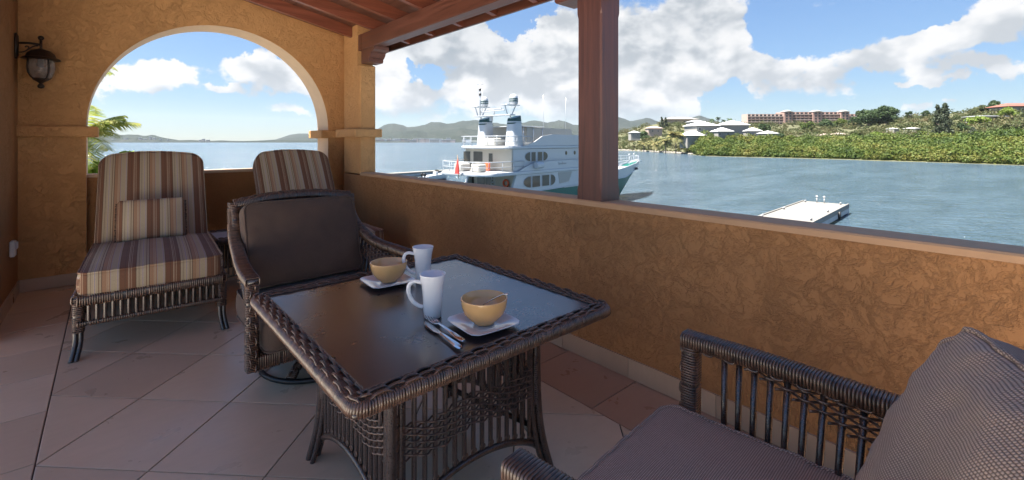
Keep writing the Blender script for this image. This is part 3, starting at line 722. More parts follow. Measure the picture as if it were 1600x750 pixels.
# ------------------------------------------------------------ dining table
TX0, TX1, TY0, TY1, TZ = .445, 1.537, 1.100, 2.213, .69
tcx, tcy = (TX0+TX1)/2, (TY0+TY1)/2
tb = thing('wicker_table', 'low square dark wicker table with a smooth dark top, set for two', 'table', (tcx, tcy, 0))
HX, HY = (TX1-TX0)/2, (TY1-TY0)/2; RW = .060
MB().box((-HX+RW-.004, -HY+RW-.004, TZ-.022), (HX-RW+.004, HY-RW+.004, TZ-.004), .002).build('table_top', M['top'], tb)
mb = MB()
mb.box((-HX+.012, -HY+.012, TZ-.040), (HX-.012, HY-.012, TZ-.0235), .004, 1)
def outline(hx, hy, rc, step):
    pts = []
    for cx_, cy_, a0 in ((hx-rc, -(hy-rc), -90), (hx-rc, hy-rc, 0), (-(hx-rc), hy-rc, 90), (-(hx-rc), -(hy-rc), 180)):
        for a in range(0, 91, 9): pts.append(Vector((cx_+rc*math.cos(R(a0+a)), cy_+rc*math.sin(R(a0+a)), 0)))
    pts.append(pts[0].copy()); return poly_path(pts, step)[:-1]
rim = outline(HX-.006, HY-.006, .040, .0080); nr = len(rim)
def inner_of(q): return Vector((max(-HX+RW, min(HX-RW, q.x)), max(-HY+RW, min(HY-RW, q.y)), 0))
zt = TZ-.004
for i, q in enumerate(rim):
    p = inner_of(q); d = (q-p); Lq = d.length; d.normalize(); t = Vector((-d.y, d.x, 0))
    g = (i//6) % 2; lift = (.0012 if g else -.001)+random.uniform(-.0006, .0006); tw = random.uniform(-.0012, .0012)
    pr = [(0, 0), (.25, .001), (.55, .002), (.82, .0005), (.96, -.006), (1.02, -.018), (.97, -.031), (.84, -.038), (.6, -.040)]
    pts = [p+d*(a*Lq)+t*(tw*a)+Vector((0, 0, zt+z+(lift if z > -.004 else 0))) for a, z in pr]
    mb.tube(pts, (.0041)*random.uniform(.9, 1.06), 6, up=t, cap=True)
for k, a in enumerate((.10, .33, .56, .79)):
    pts = []
    for i, q in enumerate(rim):
        p = inner_of(q); d = q-p; ph = math.sin(math.pi*(i+.5)/6+math.pi*k); o = .0052*math.tanh(2.6*ph)+.0040
        pts.append(p+d*(a+.012*math.sin(i*1.3+k))+Vector((0, 0, zt+o)))
    mb.tube(pts, .0040, 6, closed=True)
for a in (-.03, -.012):
    pts = []
    for i, q in enumerate(rim):
        ww = .0022*math.sin(i*1.25+(0 if a < -.02 else math.pi)); p = inner_of(q)
        p = Vector((p.x*(1+a*.13)+0, p.y*(1+a*.13), 0)); pts.append(p+Vector((0, 0, zt+.003+ww)))
    mb.tube(pts, .0034, 6, closed=True)
tag(mb.build('woven_rim', [M['wicker'], M['cane']], tb, True), kind='stuff')
# base frame of canes: posts, slats, arched stretchers, woven bands
BX, BY = .325, .315; bo = Vector((1.005-tcx, 1.665-tcy, 0))
def leg_pts(sx, sy, o=0.0):
    f = [(0.62, .0), (.45, .0), (.25, .004), (.12, .016), (0, .040)]
    z0 = TZ-.042
    return [bo+Vector((sx*(BX+b+o), sy*(BY+b), z)) for z, b in [(z0, 0)]+f[1:]]
for sx in (-1, 1):
    for sy in (-1, 1):
        l = MB().tube(smooth_path(leg_pts(sx, sy), 2), .017, 10).build('leg', M['cane'], tb, True)
        l2 = MB().tube([p+Vector((-sx*.034, 0, 0)) for p in smooth_path(leg_pts(sx, sy), 2)], .011, 8); l2.tube([p+Vector((0, -sy*.034, 0)) for p in smooth_path(leg_pts(sx, sy), 2)], .011, 8)
        l2.build('side_cane', M['cane'], l, True)
slat_me = MB().tube([(0, 0, 0), (0, 0, .5), (0, 0, 1)], .0092, 8).build('slat_source', M['cane']).data
bpy.data.objects.remove(bpy.data.objects['slat_source'])
def arch_z(u): return .085+.105*(1-(2*u-1)**2)**.8
NS = 15
for face in range(4):
    hx, hy = (BX, BY) if face % 2 == 0 else (BY, BX)
    rot = Matrix.Rotation(face*math.pi/2, 3, 'Z')
    def FP(u, z, o=0.0, hx=hx, hy=hy, rot=rot): return bo+rot @ Vector((-hx+2*hx*u, -hy+o, z))
    ap_ = [FP(u/24, arch_z(u/24), -.006) for u in range(25)]
    st = MB().tube(ap_, .0125, 8).build('arched_stretcher', M['cane'], tb, True)
    sm = MB()
    for k in range(NS):           # loops that bind the slats to the stretcher
        u = (k+.5)/NS*.94+.03; c = FP(u, arch_z(u)+.021, -.004)
        sm.tube([c+rot @ Vector((.011*math.cos(R(a)), 0, .010*math.sin(R(a)))) for a in range(0, 360, 30)], .0032, 5, closed=True, up=rot @ Vector((0, 1, 0)))
    tag(sm.build('binding', M['wicker'], st, True), kind='stuff')
    for k in range(NS):
        u = (k+.5)/NS*.94+.03; z0 = arch_z(u)-.004; p = FP(u, z0)
        link_mesh('slat', slat_me, tb, p, (0, 0, 0), (1, 1, TZ-.042-z0))
    wb = MB(); rows = 11
    for j in range(rows):
        z = .300+j*.0112; pts = []
        lo = .30+.0; m = NS*4
        for i in range(m+1):
            u = .03+.94*i/m; zc = z+.010*math.cos(2*math.pi*u*2)
            pts.append(FP(u, zc, .0095*math.cos(math.pi*(i/4+.5+j)) ))
        wb.tube(pts, .0036, 5, up=rot @ Vector((0, 1, 0)))
    tag(wb.build('woven_band', M['wicker'], tb, True), kind='stuff')
    for uu in (.01, .99):
        mbx = MB(); wicker_bar(mbx, [FP(uu, .27), FP(uu, .46)], .022, .022, .0085, .0042, up=rot @ Vector((0, -1, 0)), nlong=0); mbx.build('cane_wrapping', [M['wicker'], M['cane']], tb, True)
for sg in (1, -1):
    MB().tube([bo+Vector((-BX*sg, -BY, .52)), bo+Vector((0, 0, .38+.0*sg)), bo+Vector((BX*sg, BY, .15))] if sg > 0 else [bo+Vector((BX, -BY, .16)), bo+Vector((0, .03, .35)), bo+Vector((-BX, BY, .5))], .011, 8).build('inner_brace', M['black_metal'], tb, True)
# ------------------------------------------------------------ things on the table
def bowl(label, loc, spoon=None):
    t = thing('bowl', label, 'bowl', loc, 0, 'yellow bowls on the table')
    r = .088
    prof = [(0, .004), (.030, .004), (.034, .0), (.040, .002), (.042, .008), (.060, .022), (.078, .046), (.087, .075), (.090, .104), (.0895, .1065), (.087, .107), (.0855, .105), (.083, .076), (.073, .049), (.055, .027), (.035, .014), (0, .012)]
    MB().lathe(prof, (0, 0, 0), 40).build('bowl_body', M['yellow_china'], t, True)
    MB().lathe([(0, .034), (.03, .037), (.058, .034), (.060, .031)], (0, 0, 0), 28).build('food', M['soup'], t, True)
    return t
def mug(label, loc, rz):
    t = thing('mug', label, 'mug', loc, rz, 'tall white mugs on the table')
    prof = [(0, .003), (.026, .003), (.029, 0), (.031, .002), (.033, .03), (.035, .08), (.039, .125), (.0465, .166), (.0462, .169), (.0445, .1685), (.037, .125), (.032, .08), (.030, .03), (.027, .010), (0, .009)]
    MB().lathe(prof, (0, 0, 0), 36).build('cup', M['white_china'], t, True)
    h = smooth_path([(.039, 0, .135), (.066, 0, .143), (.084, 0, .128), (.085, 0, .095), (.070, 0, .062), (.048, 0, .044), (.034, 0, .040)], 3)
    MB().tube(h, .0078, 10, up=(0, 1, 0), flat=1.0).build('handle', M['white_china'], t, True)
    MB().lathe([(0, .055), (.033, .055)], (0, 0, 0), 24).build('drink', M['soup'], t)
    return t
def plate(label, loc, rz):
    t = thing('plate', label, 'plate', loc, rz, 'square white plates on the table')
    V = []; F = []; rings = [(.045, .000), (.050, .004), (.100, .018), (.1035, .0205), (.1045, .019), (.048, -.002)]
    rings = [(0.001, .004), (.047, .004), (.052, .0055), (.1005, .0185), (.1045, .0188), (.1050, .0165), (.052, .0005), (.044, .0), (.001, .0)]
    n = 32
    for hs, z in rings:
        for k in range(n):
            w = 2*math.pi*(k+.5)/n; c, s = math.cos(w), math.sin(w); q = (abs(c)**7+abs(s)**7)**(-1/7); V.append((hs*c*q, hs*s*q, z))
    for i in range(len(rings)-1):
        for k in range(n): F.append((i*n+k, (i+1)*n+k, (i+1)*n+(k+1) % n, i*n+(k+1) % n))
    mb = MB(); mb.add(V, F); mb.build('plate_body', M['plate_china'], t, True, angle=50); return t
def ribbon(mb, pts, ws, th, bow=0.0, up=Vector((0, 0, 1))):
    "flat bar with varying half width"
    P = [Vector(p) for p in pts]; V = []; m = len(P)
    for i in range(m):
        t = (P[min(i+1, m-1)]-P[max(i-1, 0)]).normalized(); s = t.cross(up).normalized(); u = s.cross(t); w = ws[i]; h = th[i] if hasattr(th, '__len__') else th
        V += [P[i]+s*w-u*bow, P[i]+s*w*.6+u*h, P[i]-s*w*.6+u*h, P[i]-s*w-u*bow, P[i]-s*w*.6-u*h*.6, P[i]+s*w*.6-u*h*.6]
    F = [(i*6+k, i*6+(k+1) % 6, i*6+6+(k+1) % 6, i*6+6+k) for i in range(m-1) for k in range(6)]+[tuple(range(6))[::-1], tuple((m-1)*6+k for k in range(6))]
    return mb.add(V, [f[::-1] for f in F])
def knife(label, loc, rz, tilt=0.0, grp='knives on the table'):
    t = thing('knife', label, 'knife', loc, rz, grp)
    mb = MB(); xs = [-.115, -.108, -.09, -.06, -.02, .0]; ribbon(mb, [(x, 0, .0058) for x in xs], [.0045, .0085, .0095, .0075, .0055, .0045], [.003, .0042, .0045, .004, .0036, .003]); mb.build('handle', M['steel'], t, True, angle=50)
    mb = MB(); ribbon(mb, [(.0, 0, .0052), (.012, 0, .0048), (.03, .001, .004), (.07, .001, .004), (.095, -.001, .004), (.108, -.003, .004)], [.0042, .006, .0095, .0105, .0085, .002], .0012); mb.build('blade', M['steel'], t, True, angle=50)
    t.rotation_euler[1] = tilt; return t
def fork(label, loc, rz, tilt=0.0):
    t = thing('fork', label, 'fork', loc, rz)
    mb = MB(); xs = [-.10, -.092, -.07, -.03, .01, .035]; ribbon(mb, [(x, 0, .006+.002*math.sin(x*20)) for x in xs], [.004, .008, .0085, .005, .0032, .0035], [.003, .0038, .0038, .003, .0025, .002]); mb.build('handle', M['steel'], t, True, angle=50)
    mb = MB(); ribbon(mb, [(.034, 0, .0065), (.045, 0, .005), (.055, 0, .0042)], [.0035, .0105, .0125], .0013); mb.build('neck', M['steel'], t, True)
    for k in range(4):
        y = -.0098+.0065*k; mb = MB(); ribbon(mb, [(.054, y, .0042), (.075, y, .0045), (.092, y, .0085), (.100, y, .012)], [.0022, .0019, .0016, .0006], .0012); mb.build('tine', M['steel'], t, True)
    t.rotation_euler[1] = tilt; return t
# ------------------------------------------------------------ lounge chairs
def make_chair(label, m_fab, loc, rz, seed, bp=(.042, (0, -.285, .715), 110, 0), ak=1.0, bc=.05, fe=0.0):
    t = thing('wicker_armchair', label, 'armchair', loc, rz, 'cushioned wicker armchairs at the table')
    WM = [M['wicker'], M['cane']]
    for s in (-1, 1):
        # front post, arm and back stile: one sweep of wrapped cane each
        arm = smooth_path([(s*.435, .360+fe, .665), (s*.430, .20, .667), (s*.415, .04, .669), (s*.405, -.08, .667+.010*ak), (s*.396, -.20, .667+.045*ak), (s*.388, -.33, .700+.06*ak), (s*.380, -.415, .80+.03*ak), (s*.376, -.435, .90), (s*.374, -.440, .985)], 2)
        mb = MB(); wicker_bar(mb, arm, .064, .042, .0088, .0046, nlong=4, group=4, side=(1, 0, 0)); a = mb.build('armrest', WM, t, True)
        mb = MB(); wicker_bar(mb, [(s*.435, .338+fe, .650), (s*.435, .345+fe, .20)], .056, .050, .0088, .0044, up=(0, 1, 0), nlong=2, group=4, side=(1, 0, 0)); mb.build('front_post', WM, t, True)
        mb = MB(); wicker_bar(mb, [(s*.43, .33, .215), (s*.30, -.30, .215)], .034, .040, .0105, .0046, nlong=0); mb.build('side_rail', WM, t, True)
        mb = MB(); wicker_bar(mb, [(s*.375, -.43, .97), (s*.362, -.35, .62), (s*.30, -.29, .20)], .042, .040, .0105, .0046, up=(0, -1, 0), nlong=0, side=(1, 0, 0)); mb.build('back_stile', WM, t, True)
        nsl = 13
        for k in range(nsl):
            u = (k+.6)/nsl; y = .295-u*.60; x = s*lerp(.432, .395, u); xb = s*lerp(.428, .31, u); yb = .295-u*.565
            zt_ = .645 if y > -.05 else .645+(-.05-y)*.28*ak
            MB().tube([(xb, yb, .225), (x, y, zt_)], .0098, 8).build('slat', M['cane'], t, True)
        wv = MB()
        for j in range(11):
            z = .628-j*.0125; y_start = .205-j*.045; y_end = -.30
            m_ = 40; pts = []
            for i in range(m_+1):
                y = lerp(y_start, y_end, i/m_); u = (.295-y)/.60; x = s*lerp(lerp(.432, .395, u), lerp(.428, .31, u), (.645-z)/.42); ph = u*nsl-.6
                pts.append((x+.0125*math.cos(math.pi*(ph+j)), y, z))
            wv.tube(pts, .0042, 5, up=(1, 0, 0))
        tag(wv.build('woven_side', M['wicker'], t, True), kind='stuff')
    # back: woven head rail, slatted panel behind the cushion
    top = smooth_path([(-.374, -.435, .975), (-.2, -.452, 1.004), (0, -.457, 1.012), (.2, -.452, 1.004), (.374, -.435, .975)], 2)
    mb = MB(); wicker_bar(mb, top, .044, .050, .0095, .0046, up=(0, -.25, 1), nlong=3, group=4); mb.build('head_rail', WM, t, True)
    bk = MB()
    for j in range(54):
        z = .40+j*.0108; yb = lerp(-.345, -.452, (z-.40)/.6); pts = []
        for i in range(49):
            x = -.355+.71*i/48; pts.append((x, yb-.010+.010*math.cos(math.pi*(i/3+j)), z+.018*(1-(x/.37)**2)*max(0, (z-.6)/.4)))
        bk.tube(pts, .0052, 5, up=(0, 1, 0))
    tag(bk.build('woven_back', M['wicker'], t, True), kind='stuff')
    for k in range(17):
        x = -.355+.71*k/16; mbs = MB(); mbs.tube([(x*.8, -.30, .22), (x*.9, -.335, .40), (x, -.452, 1.0)], .0065, 6); mbs.build('slat', M['cane'], t, True)
    mb = MB(); wicker_bar(mb, [(-.43, .345+fe, .235), (.43, .345+fe, .235)], .040, .075, .0105, .0048, nlong=0, side=(0, 1, 0)); mb.build('front_rail', WM, t, True)
    mb = MB(); wicker_bar(mb, [(-.30, -.30, .235), (.30, -.30, .235)], .036, .06, .0105, .0048, nlong=0, side=(0, 1, 0)); mb.build('rear_rail', WM, t, True)
    MB().prism([(-.31, -.29), (.31, -.29), (.42, .335), (-.42, .335)], .255, .275).build('seat_deck', M['cane'], t)
    # swivel base
    ring = [(.315*math.cos(R(a)), .315*math.sin(R(a)), .018) for a in range(0, 360, 8)]
    MB().tube(ring, .015, 10, closed=True).build('base_ring', M['black_metal'], t, True)
    for k in range(4):
        w = R(45+90*k); c, s_ = math.cos(w), math.sin(w)
        mb = MB(); pts = smooth_path([(.305*c, .305*s_, .03), (.24*c, .24*s_, .065), (.15*c, .15*s_, .10), (.05*c, .05*s_, .135)], 2)
        wicker_bar(mb, pts, .045, .022, .0105, .0046, nlong=2, group=3); mb.build('base_spoke', WM, t, True)
    MB().lathe([(0, .10), (.045, .10), (.05, .12), (.05, .16), (.12, .175), (.12, .19), (0, .19)], (0, 0, 0), 20).build('swivel', M['black_metal'], t, True, angle=40)
    MB().tube([(-.38, 0, .20), (0, 0, .192), (.38, 0, .20)], .013, 8).tube([(0, -.33, .20), (0, 0, .192), (0, .33, .20)], .013, 8).build('rocker_cross', M['black_metal'], t, True)
    cushion('seat_cushion', .765, .745, .15, m_fab, t, puff=.026, nx=34, ny=34, seed=seed, wr=.004, corner=.07, loc=(0, .035+fe, .365), sag=.0)
    cushion('back_cushion', .69, .53, .155, m_fab, t, puff=bp[0], nx=38, ny=34, seed=seed+5, wr=.006 if ak else .010, corner=bc, loc=bp[1], rot=(R(bp[2]), 0, R(bp[3])))
    return t
# ------------------------------------------------------------ chaise lounges
def make_chaise(label, loc, rz):
    t = thing('chaise_lounge', label, 'chaise lounge', loc, rz, 'striped chaise lounges by the arch')
    WM = [M['wicker'], M['cane']]; HW = .378; Lc = 1.62     # foot end at y=0, head at +y
    for s in (-1, 1):
        mb = MB(); wicker_bar(mb, [(s*HW, -.01, .365), (s*HW, Lc, .365)], .060, .050, .0115, .0052, nlong=3, group=4); mb.build('side_rail', WM, t, True)
        mb = MB(); wicker_bar(mb, [(s*HW, .02, .215), (s*HW, Lc, .215)], .024, .024, .0115, .0048, nlong=0); mb.build('lower_rail', WM, t, True)
        for k in range(24):
            y = .07+k*.065; link_mesh('slat', slat_me, t, (s*HW, y, .215), (0, 0, 0), (1.2, 1.2, .135))
        for (y, fl) in ((.015, -.055), (Lc-.05, .05)):
            mb = MB(); wicker_bar(mb, [(s*HW, y, .37), (s*HW, y, .165)], .052, .052, .0115, .0048, up=(0, -1, 0), nlong=0, side=(1, 0, 0)); l = mb.build('leg', WM, t, True)
            l2 = MB()
            for q in ((-.012, -.012), (.012, -.012), (.012, .012), (-.012, .012)):
                l2.tube(smooth_path([(s*HW+q[0], y+q[1], .17), (s*HW+q[0], y+q[1]+fl*.3, .09), (s*(HW+.018)+q[0], y+q[1]+fl, .0)], 2), .013, 8)
            l2.build('foot', M['cane'], l, True)
    mb = MB(); wicker_bar(mb, [(-HW, -.012, .360), (HW, -.012, .360)], .050, .060, .0115, .0052, up=(0, 0, 1), nlong=0, side=(0, 1, 0)); mb.build('end_rail', WM, t, True)
    mb = MB(); wicker_bar(mb, [(-HW, -.012, .215), (HW, -.012, .215)], .026, .026, .0115, .0048, nlong=0, side=(0, 1, 0)); mb.build('lower_end_rail', WM, t, True)
    for k in range(18): link_mesh('slat', slat_me, t, (-HW+.05+k*(2*HW-.10)/17, -.012, .220), (0, 0, 0), (1.2, 1.2, .115))
    MB().box((-HW+.02, .01, .355), (HW-.02, Lc, .375)).build('deck', M['cane'], t)
    # tilted back frame
    bf = MB(); c70 = (0, .93, .40)
    for s in (-1, 1): wicker_bar(bf, [(s*.36, 1.10, .40), (s*.345, 1.48, 1.10)], .04, .035, .0125, .005, up=(0, -1, .3), nlong=0, side=(1, 0, 0))
    wicker_bar(bf, smooth_path([(-.345, 1.48, 1.09), (0, 1.50, 1.13), (.345, 1.48, 1.09)], 2), .04, .035, .0125, .005, nlong=0); bf.build('back_frame', WM, t, True)
    cushion('seat_cushion', .76, 1.14, .140, M['stripe'], t, puff=.045, nx=26, ny=36, seed=3, wr=.003, corner=.05, loc=(0, .545, .457))
    # back cushion with an arched head
    b = cushion('back_cushion', .74, .90, .15, M['stripe'], t, puff=.03, nx=30, ny=30, seed=9, wr=.003, corner=.09, loc=(0, 1.275, .80), rot=(R(57), 0, 0), arch=.045)
    return t
# ------------------------------------------------------------ place the balcony furniture
near = make_chair('brown cushioned wicker armchair at the near side of the table, beside the rail wall', M['fabric'], (1.105, .355, 0), R(4.5), 2, (.085, (.0, -.355, .668), 115, 19), 0.0, .11, .04)
far = make_chair('wicker armchair with smooth dark brown cushions beyond the table, facing it', M['fabric_dark'], (.975, 2.93, 0), R(180), 4); far.scale = (1, 1, .968)
ch1 = make_chaise('striped chaise lounge with a small matching pillow, standing by the left arch pier', (.235, 3.885, 0), R(-3))
ch2 = copy_thing(ch1, (1.53, 3.96, 0), R(0), 'striped chaise lounge in the corner behind the dark armchair, without a pillow')
pw = cushion('striped_pillow', .43, .33, .11, M['stripe'], None, puff=.035, nx=22, ny=18, nz=4, seed=6, wr=.003, corner=.02, pipe=False, uoff=.085)
fr_ = MB(); r_ = random.Random(2)
for i in range(150):
    s_ = (-1, 1)[i % 2]; y_ = -.16+.32*(i//2)/75; fr_.tube([(s_*.214, y_, 0), (s_*(.228+r_.uniform(0, .008)), y_+r_.uniform(-.004, .004), r_.uniform(-.006, .006))], .0022, 4)
tag(fr_.build('fringe', M['fabric_dark'], pw), kind='stuff')
pw.location = (.268, 4.80, .70); pw.rotation_euler = (R(62), 0, R(-3)); tag(pw, 'small striped fringed pillow leaning on the back of the left chaise lounge', 'pillow')
bowl_a = bowl('yellow bowl with a spoon standing in it, on the near plate', (1.017, 1.300, TZ+.0045)); bowl_a.scale = (.94, .94, .86)
bowl_b = bowl('yellow bowl without a spoon, on the far plate by the empty chair', (.985, 1.985, TZ+.0045)); bowl_b.scale = (.94, .94, .86)
plate('square white plate under the yellow bowl with the spoon', (1.013, 1.300, TZ-.0035), R(-4))
plate('square white plate under the yellow bowl near the far chair', (.978, 1.985, TZ-.0035), R(-3))
ma = mug('tall white mug in front, beside the knife and fork', (.918, 1.490, TZ-.0035), R(146)); ma.scale = (1.06, 1.06, .97)
mb_ = mug('tall white mug behind, half hidden by the front mug', (1.118, 1.900, TZ-.0035), R(146)); mb_.scale = (1.06, 1.06, .97)
k1 = knife('silver table knife left of the fork, on the dark table top', (.848, 1.322, TZ-.002), R(84.7), grp=None); k1.scale = (1.2, 1.2, 1.2)
f1 = fork('silver fork between the knife and the near plate', (.884, 1.352, TZ-.002), R(86)); f1.scale = (1.27, 1.25, 1.25)
sp = thing('spoon', 'silver spoon leaning in the near yellow bowl', 'spoon', (1.02, 1.30, TZ))
MB().tube([(-.012, .03, .045), (.0, .0, .072), (.012, -.045, .102), (.018, -.085, .124), (.021, -.105, .128)], [.003, .0026, .003, .0045, .003], 8, flat=.6).build('handle', M['steel'], sp, True)
mbs = MB(); mbs.lathe([(0, -.003), (.010, -.001), (.016, .004), (.0155, .005), (.009, .001), (0, 0)], (-.018, .044, .036), 16); mbs.build('spoon_bowl', M['steel'], sp, True)
# side table
stt = thing('side_table', 'low woven side table with a pale reflecting top between the two chaise lounges', 'side table', (.915, 5.0, 0))
MB().box((-.185, -.185, .449), (.185, .185, .471), .002).build('table_top', M['reflection_inset'], stt)
mb = MB()
for (a, b) in (((-.22, -.25), (-.22, .25)), ((.22, -.25), (.22, .25))): wicker_bar(mb, [(a[0], a[1], .45), (b[0], b[1], .45)], .07, .045, .012, .0055, nlong=3, group=4)
for s in (-1, 1): wicker_bar(mb, [(-.18, s*.22, .45), (.18, s*.22, .45)], .07, .045, .012, .0055, nlong=3, group=4)
tag(mb.build('woven_rim', [M['wicker'], M['cane']], stt, True), kind='stuff')
for sx in (-1, 1):
    for sy in (-1, 1): MB().tube(smooth_path([(sx*.18, sy*.18, .43), (sx*.17, sy*.17, .2), (sx*.19, sy*.19, 0)], 2), .016, 8).build('leg', M['cane'], stt, True)
for sx, sy, ax in ((0, -1, 0), (0, 1, 0), (-1, 0, 1), (1, 0, 1)):
    for k in range(8):
        q = -.14+.04*k; p = (q, sy*.178, .12) if ax == 0 else (sx*.178, q, .12); link_mesh('slat', slat_me, stt, p, (0, 0, 0), (1, 1, .31))
for s in (-1, 1): MB().tube([(-.175, s*.178, .12), (.175, s*.178, .12)], .010, 8).build('stretcher', M['cane'], stt, True); MB().tube([(s*.178, -.175, .12), (s*.178, .175, .12)], .010, 8).build('stretcher', M['cane'], stt, True)
# ------------------------------------------------------------ water and ground
sea = MB().quad((-9000, -9000, SEA), (9000, -9000, SEA), (9000, 9000, SEA), (-9000, 9000, SEA)).build('water', M['water']); tag(sea, kind='structure')
q = MB().box((-40, -30, SEA-1), (6.5, 22, SEA+1.0)).build('ground', M['concrete']); tag(q, kind='structure')
bw = thing('house_base', 'ochre base storey of the house below the balcony, hidden behind the rail wall', 'building base', (0, 2, SEA+1))
MB().box((-6, -2.5, SEA+1.001), (2.40, 6.3, -.36)).build('wall', M['stucco'], bw, off=(0, 2, SEA+1))
# ------------------------------------------------------------ docks
def dock(name, label, loc, rz, L, Wd, bollards, posts, piles, grp='concrete docks'):
    t = thing(name, label, 'dock', loc, rz, grp)
    MB().box((0, 0, .60), (L, Wd, 1.0), .03).build('deck_slab', M['concrete'], t)
    for k in range(1, int(L/4)): MB().box((k*4-.02, .25, 1.0), (k*4+.02, Wd-.25, 1.006)).build('expansion_joint', M['concrete_side'], t)
    if Wd > 3:
        for s_ in (.02, Wd-.17): MB().box((.1, s_, 1.0), (L-.1, s_+.15, 1.10), .01).build('kerb', M['concrete'], t)
        for k in range(3): MB().tube([(L-6-k*9, -.10, .05), (L-6-k*9, -.10, .85)], .13, 8).build('rubber_fender', M['black'], t, True)
    MB().box((.0, .02, .15), (L-.1, .35, .599)).build('edge_beam', M['concrete_side'], t); MB().box((.0, Wd-.35, .15), (L-.1, Wd-.02, .599)).build('edge_beam', M['concrete_side'], t)
    for x, y in piles: MB().tube([(x, y, -1.5), (x, y, .598)], .33, 14).build('pile', M['concrete_side'], t, True)
    MB().box((L-.9, .01, -.10), (L-.12, Wd-.01, .148)).build('cross_beam', M['concrete_side'], t)
    for x, y in bollards:
        mb = MB(); mb.tube([(x-.16, y, 1.0), (x-.12, y, 1.14)], .05, 8).tube([(x+.16, y, 1.0), (x+.12, y, 1.14)], .05, 8).tube([(x-.30, y, 1.17), (x+.30, y, 1.17)], .06, 8); mb.build('cleat', M['concrete_side'], t, True)
    for x, y in posts:
        p = MB().tube([(x, y, 1.0), (x, y, 1.62)], .05, 8).build('post', M['concrete_side'], t, True); MB().lathe([(0, 1.60), (.09, 1.64), (.115, 1.71), (.09, 1.78), (0, 1.82)], (x, y, 0), 12).build('white_cap', M['white_roof'], p, True)
    return t
dock('concrete_dock', 'pale concrete dock with cleats jutting into the lagoon below the rail wall', (12, 10.2, SEA), R(3.2), 49.6, 4.5,
     [(33.5, 4.1), (34.8, .5), (48.6, 4.0), (48.9, .7), (40.5, 4.1), (41.5, .5)], [(48.8, 2.9), (48.8, 2.2)], [(44.5, 1.3), (44.5, 3.3), (34, 1.3), (34, 3.3), (22, 1.3), (22, 3.3)])
a_, b_ = G(560, 93), G(712, 113.5); ang = math.atan2(b_.y-a_.y, b_.x-a_.x)
dock('concrete_dock', 'long white pier on the water left of the yacht stern', (a_.x, a_.y, SEA), ang, (b_-a_).length, 2.2, [], [], [(6, 1.1), (16, 1.1), (26, 1.1)])
def motorboat(loc, rz):
    t = thing('motorboat', 'small white motorboat with two black outboards, beyond the rail wall left of the yacht', 'boat', loc, rz)
    st = [(0, 1.1, .75), (2, 1.2, .8), (4, 1.1, .95), (5.6, .65, 1.15), (6.6, .06, 1.3)]; V = []; F = []
    for x, hb, z in st: V += [(x, -hb, z), (x*.93, -hb*.8, 0), (x*.93, 0, -.3), (x*.93, hb*.8, 0), (x, hb, z), (x, hb*.8, z-.05), (x, 0, z*.5), (x, -hb*.8, z-.05)]
    for i in range(len(st)-1):
        for k in range(8): F.append((i*8+k, i*8+8+k, i*8+8+(k+1) % 8, i*8+(k+1) % 8))
    F.append(tuple(range(8))); MB().add(V, F).build('hull', M['boat_white'], t, False)
    for s in (-1, 1):
        mb = MB(); mb.box((-.75, s*.42-.2, .75), (-.1, s*.42+.2, 1.35), .1); mb.box((-.55, s*.42-.07, -.4), (-.25, s*.42+.07, .75), .03); mb.build('outboard_motor', M['black'], t, True, angle=40)
    mb = MB(); mb.box((2.6, -.5, .5), (3.3, .5, 1.5), .08); mb.build('console', M['boat_white'], t)
    mb = MB(); mb.prism([(3.3, 1.3), (3.6, 1.3), (3.35, 1.9), (3.28, 1.9)], -.45, .45, axis=1); mb.build('windscreen', M['tinted'], t)
    MB().box((1.2, -.8, .45), (1.7, .8, .85), .08).build('bench', M['white_plastic'], t)
motorboat((*G(664, 92).xy, SEA+.25), R(12))
# ------------------------------------------------------------ the yacht
yt = thing('motor_yacht', 'large white motor yacht with a green hull moored beyond the rail wall', 'yacht', (20.92, 31.56, SEA), math.atan2(.1279, .9917))
YW = 6.8
st = [(4.2, .15, 3.55, 3.65), (8, .1, 3.7, 3.8), (14, .05, 3.75, 3.8), (20, .2, 3.6, 3.8), (27, .9, 3.2, 3.6), (33, 2.4, 2.45, 3.0), (37.5, 4.2, 1.45, 2.1), (40.3, 5.6, .6, 1.1), (42.2, 6.8, .02, .06)]
st = [(x, dx, a*.895, b*.895) for x, dx, a, b in st]
def greenz(x): return 3.1+max(0, x-33)**1.5*.073
def sheer(x): return 3.22+max(0, x-12)**1.25*.0285
V = []; F = []
for x, dx, bw_, bt in st:
    gz = min(greenz(x), sheer(x)-.30); sz = sheer(x); c = YW/2; fr = gz/sz
    bm = lerp(bw_, bt, .82)
    V += [(x-dx, c-bw_, -.6), (x-dx, c-bw_, .35), (x-dx*.12*(1-.0), c-bm, gz), (x-dx*.12, c+bm, gz), (x-dx, c+bw_, .35), (x-dx, c+bw_, -.6)]
for i in range(len(st)-1):
    for k in range(5): F.append((i*6+k, i*6+6+k, i*6+6+(k+1), i*6+k+1))
F.append((0, 1, 2, 3, 4, 5)); MB().add(V, F).build('green_hull', M['boat_green'], yt, True, angle=40)
V = []; F = []
for x, dx, bw_, bt in st:
    gz = min(greenz(x), sheer(x)-.30); sz = sheer(x); c = YW/2; bm = lerp(bw_, bt, .82)
    V += [(x-dx*.12, c-bm-.03, gz-.02), (x, c-bt, sz), (x-.05, c-bt*.93, sz-.02), (x-.05, c-bt*.93, sz-.7), (x-.05, c+bt*.93, sz-.7), (x-.05, c+bt*.93, sz-.02), (x, c+bt, sz), (x-dx*.12, c+bm+.03, gz-.02)]
for i in range(len(st)-1):
    for k in range(7): F.append((i*8+k, i*8+8+k, i*8+8+(k+1), i*8+k+1))
MB().add(V, F).build('white_bulwark', M['boat_white'], yt, True, angle=40)
V = []
